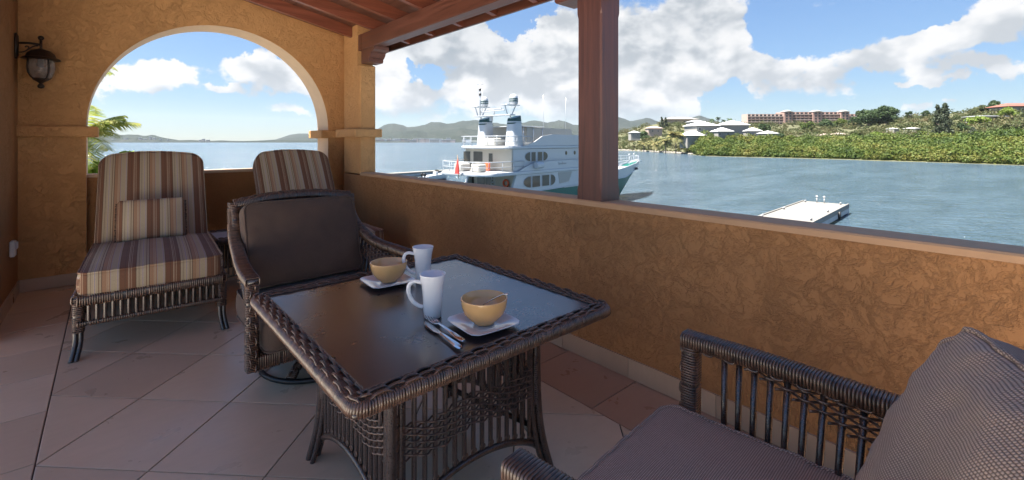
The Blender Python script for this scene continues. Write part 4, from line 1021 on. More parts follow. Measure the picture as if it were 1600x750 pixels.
rub = [Vector((x-dx*.12-.0, YW/2-lerp(bw_, bt, .82)-.06, min(greenz(x), sheer(x)-.30)-.02)) for x, dx, bw_, bt in st]
MB().tube(poly_path(rub, .8), .055, 6).build('rubbing_strake', M['boat_white'], yt, True)
def rplan(x0, x1, y0, y1, r, nose=0):
    P = []
    for cx_, cy_, a0 in ((x1-r, y1-r, 0), (x0+r, y1-r, 90), (x0+r, y0+r, 180), (x1-r, y0+r, 270)):
        for a in range(0, 91, 15): P.append((cx_+r*math.cos(R(a0+a)), cy_+r*math.sin(R(a0+a))))
    if nose: P = [(x, y) if x < x1-r-.01 else (x+nose*(1-abs((y-(y0+y1)/2)/((y1-y0)/2))**2), y) for x, y in P]
    return P
def slab(name, x0, x1, y0, y1, z0, z1, r, m, nose=0, lip=.1):
    P = rplan(x0, x1, y0, y1, r, nose); n = len(P); c = (sum(p[0] for p in P)/n, sum(p[1] for p in P)/n); V = []
    def ins(p, g): d = Vector((p[0]-c[0], p[1]-c[1])); return (p[0]-math.copysign(min(g, abs(d.x)), d.x), p[1]-math.copysign(min(g, abs(d.y)), d.y))
    secs = [(.22, z0), (.04, z0+.05), (0, (z0+z1)/2), (.03, z1-.04), (lip, z1)]
    for g, z in secs: V += [(*ins(p, g), z) for p in P]
    F = [(i*n+k, i*n+(k+1) % n, (i+1)*n+(k+1) % n, (i+1)*n+k) for i in range(len(secs)-1) for k in range(n)]+[tuple(range(n))[::-1], tuple(range((len(secs)-1)*n, len(secs)*n))]
    return MB().add(V, F).build(name, m, yt, True, angle=35)
slab('main_deck', 4.4, 26, .25, YW-.25, 2.1, 2.3, .5, M['teak'])
slab('boat_deck', 4.3, 27.5, -.18, YW+.18, 4.72, 5.07, 1.6, M['boat_white'], 1.5)
slab('sun_deck', 7.0, 21.5, -.05, YW+.05, 7.24, 7.56, 1.3, M['boat_white'], 1.2)
MB().box((9.0, .32, 2.31), (9.2, YW-.32, 4.715)).build('aft_bulkhead', M['boat_cream'], yt)
# flush side with sloping aft edge
mb = MB(); mb.prism([(7.9, 2.9), (24.6, 2.9), (24.6, 4.718), (8.7, 4.718)], .02, .30, axis=1); mb.prism([(7.9, 2.9), (24.6, 2.9), (24.6, 4.718), (8.7, 4.718)], YW-.3, YW-.02, axis=1); mb.build('main_side', M['boat_white'], yt)
MB().box((9.21, .31, 2.31), (24.5, YW-.31, 4.71)).build('saloon', M['boat_white'], yt)
MB().box((8.15, .16, 5.075), (8.3, YW-.16, 7.235)).build('sky_lounge_aft', M['boat_cream'], yt)
mb = MB(); mb.prism([(8.31, 5.075), (21.6, 5.075), (20.4, 7.235), (8.31, 7.235)], .12, YW-.12, axis=1); mb.build('sky_lounge', M['boat_white'], yt)
mb = MB()
for y0 in (-.10, YW+.02): mb.prism([(8.8, 5.07), (24.3, 5.07), (24.0, 5.95), (14.2, 5.95), (11.2, 5.82), (9.9, 5.45)], y0, y0+.08, axis=1)
mb.build('upper_bulwark', M['boat_white'], yt)
for y0 in (.0, YW-.12): MB().prism([(9.6, 7.56), (21.0, 7.56), (20.6, 8.75), (14.5, 8.75), (12.8, 8.55), (11.5, 7.95), (10.4, 7.65)], y0, y0+.12, axis=1).build('top_bulwark', M['boat_white'], yt)
def pane(x0, x1, z0, z1, rl, rr, y=-.0):
    P = []
    def arc(cx_, cz_, r, a0, a1): return [(cx_+r*math.cos(R(a)), cz_+r*math.sin(R(a))) for a in np.linspace(a0, a1, 8)]
    h = (z1-z0)/2
    if rl: P += [(x1, z0), (x1, z1)]+[(x1-(x1-x0)*math.sin(R(a)), z0+h+h*math.cos(R(a))) for a in np.linspace(0, 180, 14)][1:-1]
    elif rr: P += [(x0, z1), (x0, z0)]+[(x0+(x1-x0)*math.sin(R(a)), z0+h-h*math.cos(R(a))) for a in np.linspace(0, 180, 14)][1:-1]
    else: P = [(x0, z0), (x1, z0), (x1, z1), (x0, z1)]
    c = (sum(p[0] for p in P)/len(P), sum(p[1] for p in P)/len(P))
    fr = MB().prism([(c[0]+(p[0]-c[0])*1.10, c[1]+(p[1]-c[1])*1.08) for p in P], y-.03, y+.02, axis=1).build('window', M['boat_white'], yt)
    MB().prism(P, y-.05, y-.031, axis=1).build('pane', M['tinted'], fr)
for x0, x1, rl, rr in ((9.75, 10.85, 1, 0), (11.1, 12.35, 0, 0), (12.75, 13.95, 0, 0), (14.25, 15.05, 0, 1)): pane(x0, x1, 3.38, 4.50, rl, rr, .0)
for x0, x1, rl, rr in ((10.1, 10.85, 1, 0), (11.1, 11.75, 0, 0), (12.15, 12.85, 0, 0), (13.1, 13.8, 0, 1)): pane(x0, x1, 6.02, 6.92, rl, rr, .10)
for x in (17.3, 19.0): MB().prism([(x+.16*math.cos(R(a)), 6.72+.22*math.sin(R(a))) for a in range(0, 360, 30)], .07, .12, axis=1).build('porthole', M['tinted'], yt)
def glass(nm, x, y0, y1, z0, z1): MB().box((x-.03, y0, z0), (x-.001, y1, z1)).build(nm, M['tinted'], yt)
glass('square_window', 8.15, 4.1, 5.4, 5.95, 6.95); glass('narrow_window', 8.15, 2.7, 3.2, 5.9, 6.8); glass('sky_lounge_door', 8.15, 5.9, 6.9, 5.1, 6.95)
glass('saloon_door', 9.0, 3.4, 4.5, 2.5, 4.4); glass('saloon_door', 9.0, 4.6, 5.7, 2.5, 4.4); glass('door_window', 9.0, 6.2, 6.9, 3.3, 4.3)
mb = MB(); mb.tube([(8.3, 2.7, 2.4), (8.6, 2.7, 4.7)], .03, 6).tube([(8.3, 3.2, 2.4), (8.6, 3.2, 4.7)], .03, 6)
for k in range(7): mb.tube([(8.34+.04*k, 2.7, 2.7+.3*k), (8.34+.04*k, 3.2, 2.7+.3*k)], .045, 6)
mb.build('ladder', M['boat_white'], yt, True)
mb = MB(); mb.prism([(15.6, 4.62), (18.3, 4.62), (17.7, 3.55), (15.9, 3.45)], -.008, .015, axis=1); mb.build('side_recess_panel', M['canvas'], yt)
MB().lathe([(0, -.6), (.30, -.58), (.36, -.45), (.36, .45), (.30, .58), (0, .6)], (11.7, -.42, 5.62), 16, ax=Matrix.Rotation(R(90), 3, 'Y')).build('life_raft_canister', M['boat_white'], yt, True, angle=40)
mb = MB(); mb.tube([(8.85, 1.55+.33*math.cos(R(a)), 3.85+.33*math.sin(R(a))) for a in range(0, 360, 20)], .10, 8, closed=True, up=(1, 0, 0)); mb.build('lifebuoy', M['orange'], yt, True)
def rail(name, pts, z, h, n_mid=2, step=1.25, r=.022):
    mb = MB(); P = [Vector((x, y, z)) for x, y in pts]
    for j in range(1, n_mid+1): mb.tube([p+Vector((0, 0, h*j/n_mid)) for p in P], r if j < n_mid else r*1.5, 6)
    for p in poly_path(P, step): mb.tube([p, p+Vector((0, 0, h))], r, 6)
    mb.build(name, M['boat_white'], yt, True)
rail('boat_deck_rail', [(9.9, .0), (6.0, .0), (4.9, .35), (4.4, 1.4), (4.4, YW-1.4), (4.9, YW-.35), (6.0, YW), (9.6, YW)], 5.07, 1.0, 2, 1.5, .03)
rail('sun_deck_rail', [(11.2, .12), (8.3, .12), (7.4, .4), (7.0, 1.3), (7.0, YW-1.3), (7.4, YW-.4), (8.3, YW-.12), (11.2, YW-.12)], 7.56, .95, 2, 1.1, .03)
rail('bow_rail', [(34, .9), (37.6, 1.7), (40.6, 2.6), (41.9, 3.4), (40.6, YW-2.6), (37.6, YW-1.7)], 4.95, .85, 2, 1.2, .02)
for s, yy in ((0, .35), (1, 4.35)):
    P0 = rplan(8.75, 10.35, yy, yy+1.4, .35); P1 = rplan(8.92, 10.22, yy+.15, yy+1.25, .3); n = len(P0)
    V = [(*p, 7.55) for p in P0]+[(*p, 10.0) for p in P1]; F = [(i, (i+1) % n, n+(i+1) % n, n+i) for i in range(n)]
    fu = MB().add(V, F).build('funnel', M['boat_white'], yt, True, angle=50)
    P2 = rplan(8.97, 10.17, yy+.2, yy+1.2, .28); V = [(*p, 10.0) for p in P1]+[(p[0], p[1], 10.25+.28*(p[0]-8.9)) for p in P2]; F = [(i, (i+1) % n, n+(i+1) % n, n+i) for i in range(n)]+[tuple(range(n, 2*n))]
    MB().add(V, F).build('funnel_cap', M['dark_green'], fu, True, angle=50)
    V = [(*p, 9.78) for p in P1]; P1b = rplan(8.90, 10.24, yy+.14, yy+1.26, .3); MB().prism(P1b, 9.72, 9.86).build('funnel_stripe', M['dark_green'], fu)
mb = MB(); mb.box((8.3, .5, 10.55), (9.1, 5.6, 10.66), .02)
for y in (1.0, 5.1): mb.tube([(9.2, y, 10.1), (8.8, y, 10.6)], .07, 6); mb.tube([(8.5, y, 10.6), (8.1, y+.0, 11.55)], .05, 6); mb.tube([(9.1, y, 10.6), (9.7, y, 11.55)], .05, 6); mb.box((8.0, y-.45, 11.55), (9.9, y+.45, 11.63), .02)
mb.tube([(8.5, 1.4, 11.1), (8.5, 4.8, 11.0)], .05, 6); mb.tube([(8.7, 3.0, 10.66), (8.7, 3.0, 11.4)], .08, 6); mb.tube([(8.7, 2.0, 11.25), (8.7, 4.0, 11.25)], .09, 6); mb.tube([(8.7, 3.4, 10.55), (8.7, 3.4, 10.05)], .18, 8)
mb.build('radar_arch', M['boat_white'], yt, True, angle=40)
for y in (1.0, 5.1):
    dm = MB().lathe([(.22, 0), (.42, .08), (.45, .3), (.45, .62), (.40, .86), (.27, 1.02), (.1, 1.08), (0, 1.09)], (9.4, y, 11.64), 20).build('satellite_dome', M['boat_white'], yt, True)
    MB().lathe([(.456, .30), (.458, .32), (.458, .40), (.456, .42)], (9.4, y, 11.64), 20).build('dome_stripe', M['dark_green'], dm, True); MB().lathe([(.456, .50), (.457, .52), (.455, .60), (.452, .62)], (9.4, y, 11.64), 20).build('dome_stripe', M['dark_green'], dm, True)
ms = MB().tube([(8.4, 4.7, 10.6), (8.4, 4.7, 14.0)], .06, 8).tube([(8.4, 4.3, 13.9), (8.4, 5.1, 13.9)], .05, 6).build('mast', M['boat_white'], yt, True)
for z in (12.7, 13.2): MB().lathe([(0, 0), (.12, .02), (.12, .25), (0, .28)], (8.4, 4.7, z), 10).build('mast_light', M['black'], ms, True)
mb = MB()
for x in (14.3, 18.5): mb.tube([(x, 1.0, 8.7), (x, 1.0, 13.0)], .025, 5)
mb.tube([(8.2, 4.2, 10.6), (8.2, 4.2, 13.3)], .02, 5); mb.build('whip_antennas', M['boat_white'], yt, True)
bm_ = MB().box((10.6, .8, 9.50), (14.2, YW-.8, 9.58), .02).build('hard_top', M['boat_white'], yt)
mb = MB()
for x in (10.8, 12.4, 14.0):
    for y in (.9, YW-.9): mb.tube([(x, y, 7.56), (x, y, 9.5)], .035, 6)
mb.build('hard_top_posts', M['chrome'], yt, True)
mb = MB(); mb.prism([(11.5, 7.9), (20.2, 7.9), (19.6, 9.42), (11.5, 9.48)], 1.0, YW-1.0, axis=1); mb.build('canvas_enclosure', M['canvas'], yt)
for (x, y, w) in ((5.2, 1.6, 1.0), (5.4, 4.2, 1.2), (6.8, 5.6, .9)): MB().box((x, y, 5.08), (x+w, y+1.2, 5.85), .1).build('deck_seat', M['canvas'], yt)
MB().box((7.3, 2.4, 5.1), (7.6, 3.0, 5.95), .1).build('orange_cover', M['orange'], yt)
MB().box((8.2, 2.4, 7.57), (10.5, 4.2, 8.35), .1).build('sun_deck_locker', M['canvas'], yt)
stf = MB().tube([(4.1, 3.2, 4.5), (3.9, 3.2, 6.75)], .03, 6).build('flag_staff', M['teak'], yt, True)
mb = MB(); V = []; F = []
for i in range(9):
    z = 6.5-i*.19; w = .05+.045*i; 
    for k in range(6): a = R(60*k+20*i); V.append((3.97-i*.012+w*.3*math.cos(a), 3.2+w*.9*math.sin(a), z))
for i in range(8):
    for k in range(6): F.append((i*6+k, i*6+6+k, i*6+6+(k+1) % 6, i*6+(k+1) % 6))
MB().add(V, F).build('furled_flag', M['red'], stf, True)
# name in faint grey script on the bulwark: too worn by distance to read, kept as slanted strokes
mb = MB(); rr_ = random.Random(3)
for k in range(9):
    x = 15.55+k*.17; h = .30 if k in (0, 4) else .17; mb.tube([(x, -.107, 5.50), (x+.05, -.107, 5.50+h), (x+.10, -.107, 5.52)], .020, 4, up=(0, 1, 0))
mb.build('name_lettering', M['canvas'], yt)
for dx in (0, .55): MB().prism([(37.3+dx*1.5+.14*math.cos(R(a)), 4.0+.17*math.sin(R(a))) for a in range(0, 360, 45)], 1.45+dx*.3, 3.0, axis=1).build('hawse_hole', M['black'], yt)
MB().tube([(42.0, 3.4, 5.1), (43.2, 3.4, 4.8)], .09, 8).build('bow_roller', M['chrome'], yt, True)
for (x, y) in ((37.0, 2.4), (39.5, 2.9)): MB().tube([(x, y, 4.6), (x, y, 5.9)], .05, 6).lathe([(0, 5.9), (.13, 5.95), (.13, 6.15), (0, 6.2)], (x, y, 0), 10).build('deck_light', M['boat_white'], yt, True)
# ------------------------------------------------------------ foliage
def leaves(centers, radii, n_each, size, seed=0, shell=.55, flat=.75, up_bias=.25):
    r_ = np.random.default_rng(seed); C = np.asarray(centers, float); K = len(C); Rr = np.asarray(radii, float)
    if Rr.ndim == 1: Rr = np.stack([Rr, Rr, Rr*flat], 1)
    n = K*n_each; d = r_.normal(size=(n, 3)); d[:, 2] += up_bias; d /= np.linalg.norm(d, axis=1, keepdims=True)
    rad = (shell+(1-shell)*r_.random(n)**.6)[:, None]
    lump = 1+.22*np.sin(d[:, :1]*5+C.repeat(n_each, 0)[:, :1])*np.cos(d[:, 1:2]*6+C.repeat(n_each, 0)[:, 1:2])
    P = C.repeat(n_each, 0)+d*Rr.repeat(n_each, 0)*rad*lump
    nn = d*.8+r_.normal(size=(n, 3))*.55; nn /= np.linalg.norm(nn, axis=1, keepdims=True)
    a = np.cross(nn, r_.normal(size=(n, 3))); a /= np.linalg.norm(a, axis=1, keepdims=True); b = np.cross(nn, a)
    s = (size*(.6+.8*r_.random(n)))[:, None]
    V = np.stack([P-a*s, P-b*s*.55, P+a*s, P+b*s*.55], 1).reshape(-1, 3); F = np.arange(4*n).reshape(-1, 4)
    return V, F
def cat(parts):
    Vs = []; Fs = []; o = 0
    for V, F in parts: Vs.append(V); Fs.append(F+o); o += len(V)
    return np.concatenate(Vs), np.concatenate(Fs)
# headland: shoreline and ridge by bearing
HL = [(930, 420, 560, 6), (968, 400, 560, 17), (1000, 370, 540, 24), (1030, 330, 520, 28), (1065, 300, 500, 27), (1100, 250, 500, 26), (1170, 232, 520, 26), (1250, 217, 520, 26), (1330, 200, 480, 27), (1370, 190, 450, 27),
      (1420, 182, 420, 29), (1500, 168, 380, 30.5), (1550, 160, 350, 32), (1600, 153, 330, 30), (1700, 140, 300, 30), (1900, 122, 270, 28), (2200, 105, 240, 26), (2700, 95, 220, 24)]
HLa = np.array(HL, float)
def hl(px): return [float(np.interp(px, HLa[:, 0], HLa[:, k])) for k in (1, 2, 3)]
def ground_z(px, d):
    d0, d1, h = hl(px); t = (d-d0)/(d1-d0)
    if t < 0: return SEA-2*min(1, -t*8)
    b = mnoise.noise(Vector((px*.012, d*.012, 1)))*2.2*min(1, t*3)
    if t <= 1: return SEA+.35+h*(t**1.25)*(1.0)+b
    return SEA+.35+h*(1-.5*min(1, (t-1)*1.5))+b
V = []; F = []; pxs = np.linspace(925, 2700, 150); ts = np.concatenate([np.linspace(-.06, 1, 34), np.linspace(1.1, 2.2, 8)])
for p in pxs:
    d0, d1, h = hl(p)
    for t in ts:
        d = d0+(d1-d0)*t; g = G(p, d); g.z = ground_z(p, d); V.append(g)
nt = len(ts)
for i in range(len(pxs)-1):
    for j in range(nt-1): F.append((i*nt+j, (i+1)*nt+j, (i+1)*nt+j+1, i*nt+j+1))
hd = MB().add(V, F).build('hillside_terrain', M['earth'], None, True); tag(hd, kind='structure')
r_ = random.Random(11); C = []; Rd = []
for _ in range(1900):
    px = r_.uniform(1074, 2100); d0, d1, h = hl(px); u = r_.random()**1.1; d = d0+1+u*38; g = G(px, d); rad = r_.choice((1.2, 1.7, 2.3, 3.4))*r_.uniform(.85, 1.15)
    zc = max(ground_z(px, d), SEA)+r_.uniform(1.0, 2.8)+u*(4.5+max(0, (1350-px)/110)); C.append((g.x, g.y, zc)); Rd.append((rad, rad, rad*.85))
Vm, Fm = leaves(C, Rd, 190, .42, 1, .5); mg = fast_mesh('mangrove_thicket', Vm, Fm, M['mangrove']); tag(mg, kind='stuff'); tag(mg, 'dense green mangrove thicket along the far waterline', 'mangroves')
C = []; Rd = []
for _ in range(420):
    px = r_.uniform(1085, 2100); d0, d1, h = hl(px); d = d0+r_.uniform(-.5, 1.6); g = G(px, d); C.append((g.x, g.y, SEA+r_.uniform(.9, 1.6))); Rd.append((r_.uniform(1.2, 1.9),)*2+(1.5,))
Vm, Fm = leaves(C, Rd, 170, .40, 5, .4)
mg2 = fast_mesh('mangrove_fringe', Vm, Fm, M['mangrove']); tag(mg2, kind='stuff'); tag(mg2, 'low mangrove branches hanging over the waterline', 'mangroves')
C = []; Rd = []; 
for _ in range(4300):
    px = r_.uniform(945, 2000); d0, d1, h = hl(px); t = r_.uniform(.02 if px < 1085 else .10, 1.08); d = d0+(d1-d0)*t; g = G(px, d)
    if mnoise.noise(Vector((g.x*.03, g.y*.03, 5))) < -.42: continue
    rad = r_.choice((.7, 1.1, 1.6, 2.2, 3.6))*r_.uniform(.8, 1.2)*(1+.25*t); C.append((g.x, g.y, ground_z(px, d)+rad*.45)); Rd.append((rad, rad, rad*.75))
Vm, Fm = leaves(C, Rd, 80, .55, 2, .5); sc_ = fast_mesh('hillside_scrub', Vm, Fm, M['scrub']); tag(sc_, kind='stuff'); tag(sc_, 'dry green and brown scrub over the hillside', 'scrub')
def tree(name, label, px, d, zbase, H, Wd, m, group=None, nclump=9, n=260, size=.55, conical=False, seed=1, cat_='tree'):
    g = G(px, d); z0 = ground_z(px, d) if zbase is None else zbase; t = thing(name, label, cat_, (g.x, g.y, z0), 0, group)
    rr = random.Random(seed); h0 = H*(.22 if not conical else .12)
    tr = MB(); tr.tube([(0, 0, -1), (.1, 0, h0), (0, .1, H*.85 if conical else H*.55)], [Wd*.05+.12, Wd*.04+.08, .05], 8)
    for k in range(6):
        a = rr.uniform(0, 6.28); zz = rr.uniform(h0, H*.5); l = Wd*.35; tr.tube([(0, 0, zz), (l*.5*math.cos(a), l*.5*math.sin(a), zz+l*.35), (l*math.cos(a), l*math.sin(a), zz+l*.8)], [.14, .09, .04], 6)
    tr.build('trunk', M['bark'], t, True); C = []; Rd = []
    for k in range(nclump):
        if conical:
            z = H*(.14+.84*(k+.5)/nclump); w = Wd/2*(1-.85*((k+.5)/nclump))+.2; a = rr.uniform(0, 6.28); C.append((w*.35*math.cos(a), w*.35*math.sin(a), z)); Rd.append((w*rr.uniform(.7, 1.1), w*rr.uniform(.7, 1.1), H/nclump*.95))
        else:
            a = rr.uniform(0, 6.28); q = rr.random()**.5*Wd*.33; z = H*rr.uniform(.25, .80); C.append((q*math.cos(a), q*math.sin(a), z)); s_ = Wd*rr.uniform(.17, .26); Rd.append((s_, s_, min(s_*.75, H*.24)))
    Vm, Fm = leaves(C, Rd, n, size, seed, .5); c = fast_mesh('crown', Vm, Fm, m, t); return t
def palm(name, label, px, d, z0, H, L, m, group=None, nf=18, seed=1, lean=(0, 0), droop=1.0, leafw=.045, nl=26, thick=.16):
    g = G(px, d); z0 = ground_z(px, d) if z0 is None else z0; t = thing(name, label, 'palm tree', (g.x, g.y, z0), 0, group); rr = random.Random(seed)
    tp = Vector((lean[0], lean[1], H)); MB().tube(smooth_path([(0, 0, -.5), (lean[0]*.2, lean[1]*.2, H*.4), (lean[0]*.7, lean[1]*.7, H*.8), tp], 2), thick, 8).build('trunk', M['bark'], t, True)
    for k in range(nf):
        a = 2*math.pi*k/nf*1.0+rr.uniform(-.2, .2); e = rr.uniform(-.15, 1.05); mb = MB(); pts = []; l = L*rr.uniform(.8, 1.1)
        dx, dy = math.cos(a), math.sin(a)
        for i in range(9):
            u = i/8; rr2 = l*u*math.cos(e*.6)*(1-.12*u); zz = l*(math.sin(e)*u-droop*(.55+.3*(1-e))*u*u); pts.append(tp+Vector((dx*rr2, dy*rr2, zz)))
        mb.tube(pts, [.03*L*.35*(1-.8*i/8) for i in range(9)], 4)
        for i in range(nl):
            u = .10+.90*i/nl; f = u*8; j = min(7, int(f)); p = pts[j].lerp(pts[j+1], f-j); tg = (pts[j+1]-pts[j]).normalized(); sd = tg.cross(Vector((0, 0, 1))).normalized()
            ll = L*.30*math.sin(math.pi*min(1, .18+u*.82))**.7+.03*L
            for s_ in (-1, 1):
                tip = p+sd*(s_*ll*.85)+tg*ll*.45+Vector((0, 0, -ll*(.25+.35*rr.random()))); w = tg*L*leafw*.5; mid = p.lerp(tip, .5)+Vector((0, 0, ll*.06))
                mb.add([p-w*.5, p+w*.5, mid+w, tip, mid-w], [(0, 1, 2, 4), (4, 2, 3)])
        mb.build('frond', m, t)
    return t
TG = 'trees on the far hillside'
tree('round_tree', 'big dark round tree on the ridge just right of the pink hotel', 1357, 400, None, 17.5, 21, M['leaf_dark'], TG, 24, 260, .8, seed=3)
tree('round_tree', 'big dark round tree on the ridge, right-hand one of the pair beside the hotel', 1383, 395, None, 18, 20, M['leaf_dark'], TG, 24, 260, .8, seed=4)
tree('casuarina_tree', 'tall feathery grey-green casuarina rising above the mangroves, the left of two joined spires', 1466, 235, None, 21.5, 8, M['leaf_casuarina'], TG, 14, 170, .45, True, seed=5)
tree('casuarina_tree', 'tall feathery grey-green casuarina rising above the mangroves, the right of two joined spires', 1476, 232, None, 22, 9, M['leaf_casuarina'], TG, 14, 170, .45, True, seed=6)
tree('bright_tree', 'bright yellow-green round tree above the mangroves, below the hotel', 1240, 270, None, 6.5, 12, M['leaf_bright'], TG, 11, 240, .5, seed=7)
tree('small_conifer', 'narrow dark conifer in front of the bright yellow-green round tree', 1238, 250, None, 7.0, 3, M['leaf_dark'], TG, 9, 120, .35, True, seed=8)
tree('ridge_tree', 'dark upright tree on the ridge left of the red-roofed house', 1553, 330, None, 11, 8, M['leaf_dark'], TG, 10, 220, .6, seed=9)
tree('flowering_tree', 'yellow-green tree in front of the red-roofed house', 1575, 300, None, 7.5, 11, M['leaf_bright'], TG, 10, 240, .5, seed=10)
tree('ridge_tree', 'brownish bushy tree on the ridge, left of the dark upright one', 1538, 335, None, 8.5, 8, M['scrub'], TG, 9, 220, .6, seed=12)
tree('ridge_tree', 'small dark tree standing alone on the skyline right of the round trees', 1419, 400, None, 9, 5, M['leaf_dark'], TG, 7, 160, .6, seed=13)
tree('ridge_tree', 'small dark tree on the skyline left of the casuarinas', 1447, 390, None, 7, 7, M['leaf_dark'], TG, 8, 160, .6, seed=14)
tree('small_conifer', 'grey-green conical tree on the slope right of the casuarinas', 1520, 230, None, 7, 5, M['leaf_casuarina'], TG, 9, 130, .4, True, seed=15)
tree('ridge_tree', 'leafy green tree on the slope above the right end of the mangroves', 1530, 275, None, 7, 12, M['leaf_bright'], TG, 10, 220, .55, seed=16)
tree('casuarina_tree', 'thin tall casuarina on the skyline at the left end of the headland', 1034, 470, None, 13, 5, M['leaf_casuarina'], TG, 10, 130, .6, True, seed=17)
tree('casuarina_tree', 'thin tall casuarina on the skyline at the headland\'s left end, the right-hand one', 1040, 475, None, 11.5, 5, M['leaf_casuarina'], TG, 10, 130, .6, True, seed=18)
tree('round_tree', 'round green tree between the shore palms and the white houses', 1072, 350, None, 10, 13, M['leaf_bright'], TG, 10, 230, .6, seed=19)
tree('round_tree', 'dark green tree on the slope at the left end of the headland', 1008, 430, None, 9, 14, M['leaf_dark'], TG, 10, 220, .7, seed=20)
tree('round_tree', 'dark green tree at the left foot of the pink hotel', 1192, 400, None, 9, 13, M['leaf_dark'], TG, 10, 220, .7, seed=21)
tree('hillside_tree', 'rounded olive tree on the slope just left of the casuarinas', 1440, 265, None, 6.5, 9, M['mangrove'], TG, 10, 220, .5, seed=61)
tree('hillside_tree', 'spreading pale green tree on the slope below the big round trees', 1372, 290, None, 5.5, 11, M['leaf_bright'], TG, 10, 200, .5, seed=62)
tree('hillside_tree', 'dark bushy tree on the slope right of the casuarinas, near the grey roof', 1508, 262, None, 6.5, 7, M['leaf_dark'], TG, 9, 200, .5, seed=63)
tree('hillside_tree', 'brownish thin-leaved tree at the far right of the slope, below the red roof', 1585, 235, None, 7, 9, M['scrub'], TG, 9, 150, .5, seed=64)
tree('hillside_tree', 'dark green tree standing behind the low white house, left of the hotel trees', 1222, 320, None, 7, 9, M['leaf_dark'], TG, 9, 200, .5, seed=65)
tree('hillside_tree', 'pale olive tree on the slope between the pink-roofed houses and the round trees', 1338, 300, None, 6, 8, M['scrub'], TG, 9, 200, .5, seed=66)
for i, (px, w) in enumerate(((1262, 14), (1290, 15), (1312, 12), (1335, 14))):
    tree('hotel_garden_tree', ['leftmost green tree in the row at the foot of the hotel', 'green tree below the middle tower of the hotel', 'green tree below the right wing of the hotel', 'rightmost green tree in the row at the foot of the hotel'][i], px, 430, None, 8.5+i*.5, w, M['leaf_dark'] if i % 2 else M['mangrove'], 'trees along the foot of the hotel', 9, 200, .7, seed=30+i)
PG = 'palms on the headland shore'
palm('shore_palm', 'biggest coconut palm on the headland shore, beside the lowest white house', 1056, 290, SEA+.4, 11.5, 8.0, M['palm_leaf'], PG, 22, 3, leafw=.07, nl=14, thick=.3)
palm('shore_palm', 'coconut palm on the headland shore, second from the left', 1022, 325, SEA+.6, 6.0, 6.0, M['palm_leaf'], PG, 18, 4, leafw=.08, nl=12, thick=.3)
palm('shore_palm', 'coconut palm on the headland shore, farthest left and up the slope', 1006, 350, None, 7.5, 6.0, M['palm_leaf'], PG, 18, 5, leafw=.08, nl=12, thick=.3)
palm('shore_palm', 'coconut palm just left of the biggest shore palm', 1040, 300, SEA+.5, 8, 6.2, M['palm_leaf'], PG, 18, 6, leafw=.08, nl=12, thick=.3)
for i, px in enumerate((1112, 1122, 1131, 1140)):
    palm('ridge_palm', ['leftmost small palm on the ridge behind the white houses', 'second small palm from the left on the ridge behind the white houses', 'third small palm from the left on the ridge behind the white houses', 'rightmost small palm on the ridge behind the white houses'][i], px, 455, None, 9+i % 2*2, 4, M['leaf_dark'], 'palms behind the white houses', 12, 40+i, leafw=.12, nl=8, thick=.3)
rk = []; r_ = random.Random(5); mb = MB()
for _ in range(150):
    px = r_.uniform(962, 1085); d0 = hl(px)[0]; g = G(px, d0+r_.uniform(-2, 4)); s = r_.uniform(.5, 1.5); n = 6; V = []
    for z, k in ((-.4, 1), (.35, .9), (.8, .45)):
        for j in range(n): a = 2*math.pi*j/n+s; V.append((g.x+s*k*math.cos(a)*r_.uniform(.7, 1.2), g.y+s*k*math.sin(a)*r_.uniform(.7, 1.2), SEA+z*s))
    mb.add(V, [(i*n+j, i*n+(j+1) % n, i*n+n+(j+1) % n, i*n+n+j) for i in (0, 1) for j in range(n)]+[tuple(range(2*n, 3*n))])
tag(mb.build('shore_rocks', M['rock']), 'grey boulders along the headland waterline', 'rocks', kind='stuff')
j0 = G(1030, 326); jt = thing('wooden_jetty', 'small weathered jetty below the biggest shore palm', 'jetty', (j0.x, j0.y, SEA), R(-40))
MB().box((0, 0, 1.0), (16, 1.6, 1.25)).build('deck', M['concrete'], jt)
for x in (.5, 5, 10, 15.5): MB().tube([(x, .8, -1), (x, .8, 1.0)], .2, 6).build('pile', M['bark'], jt)
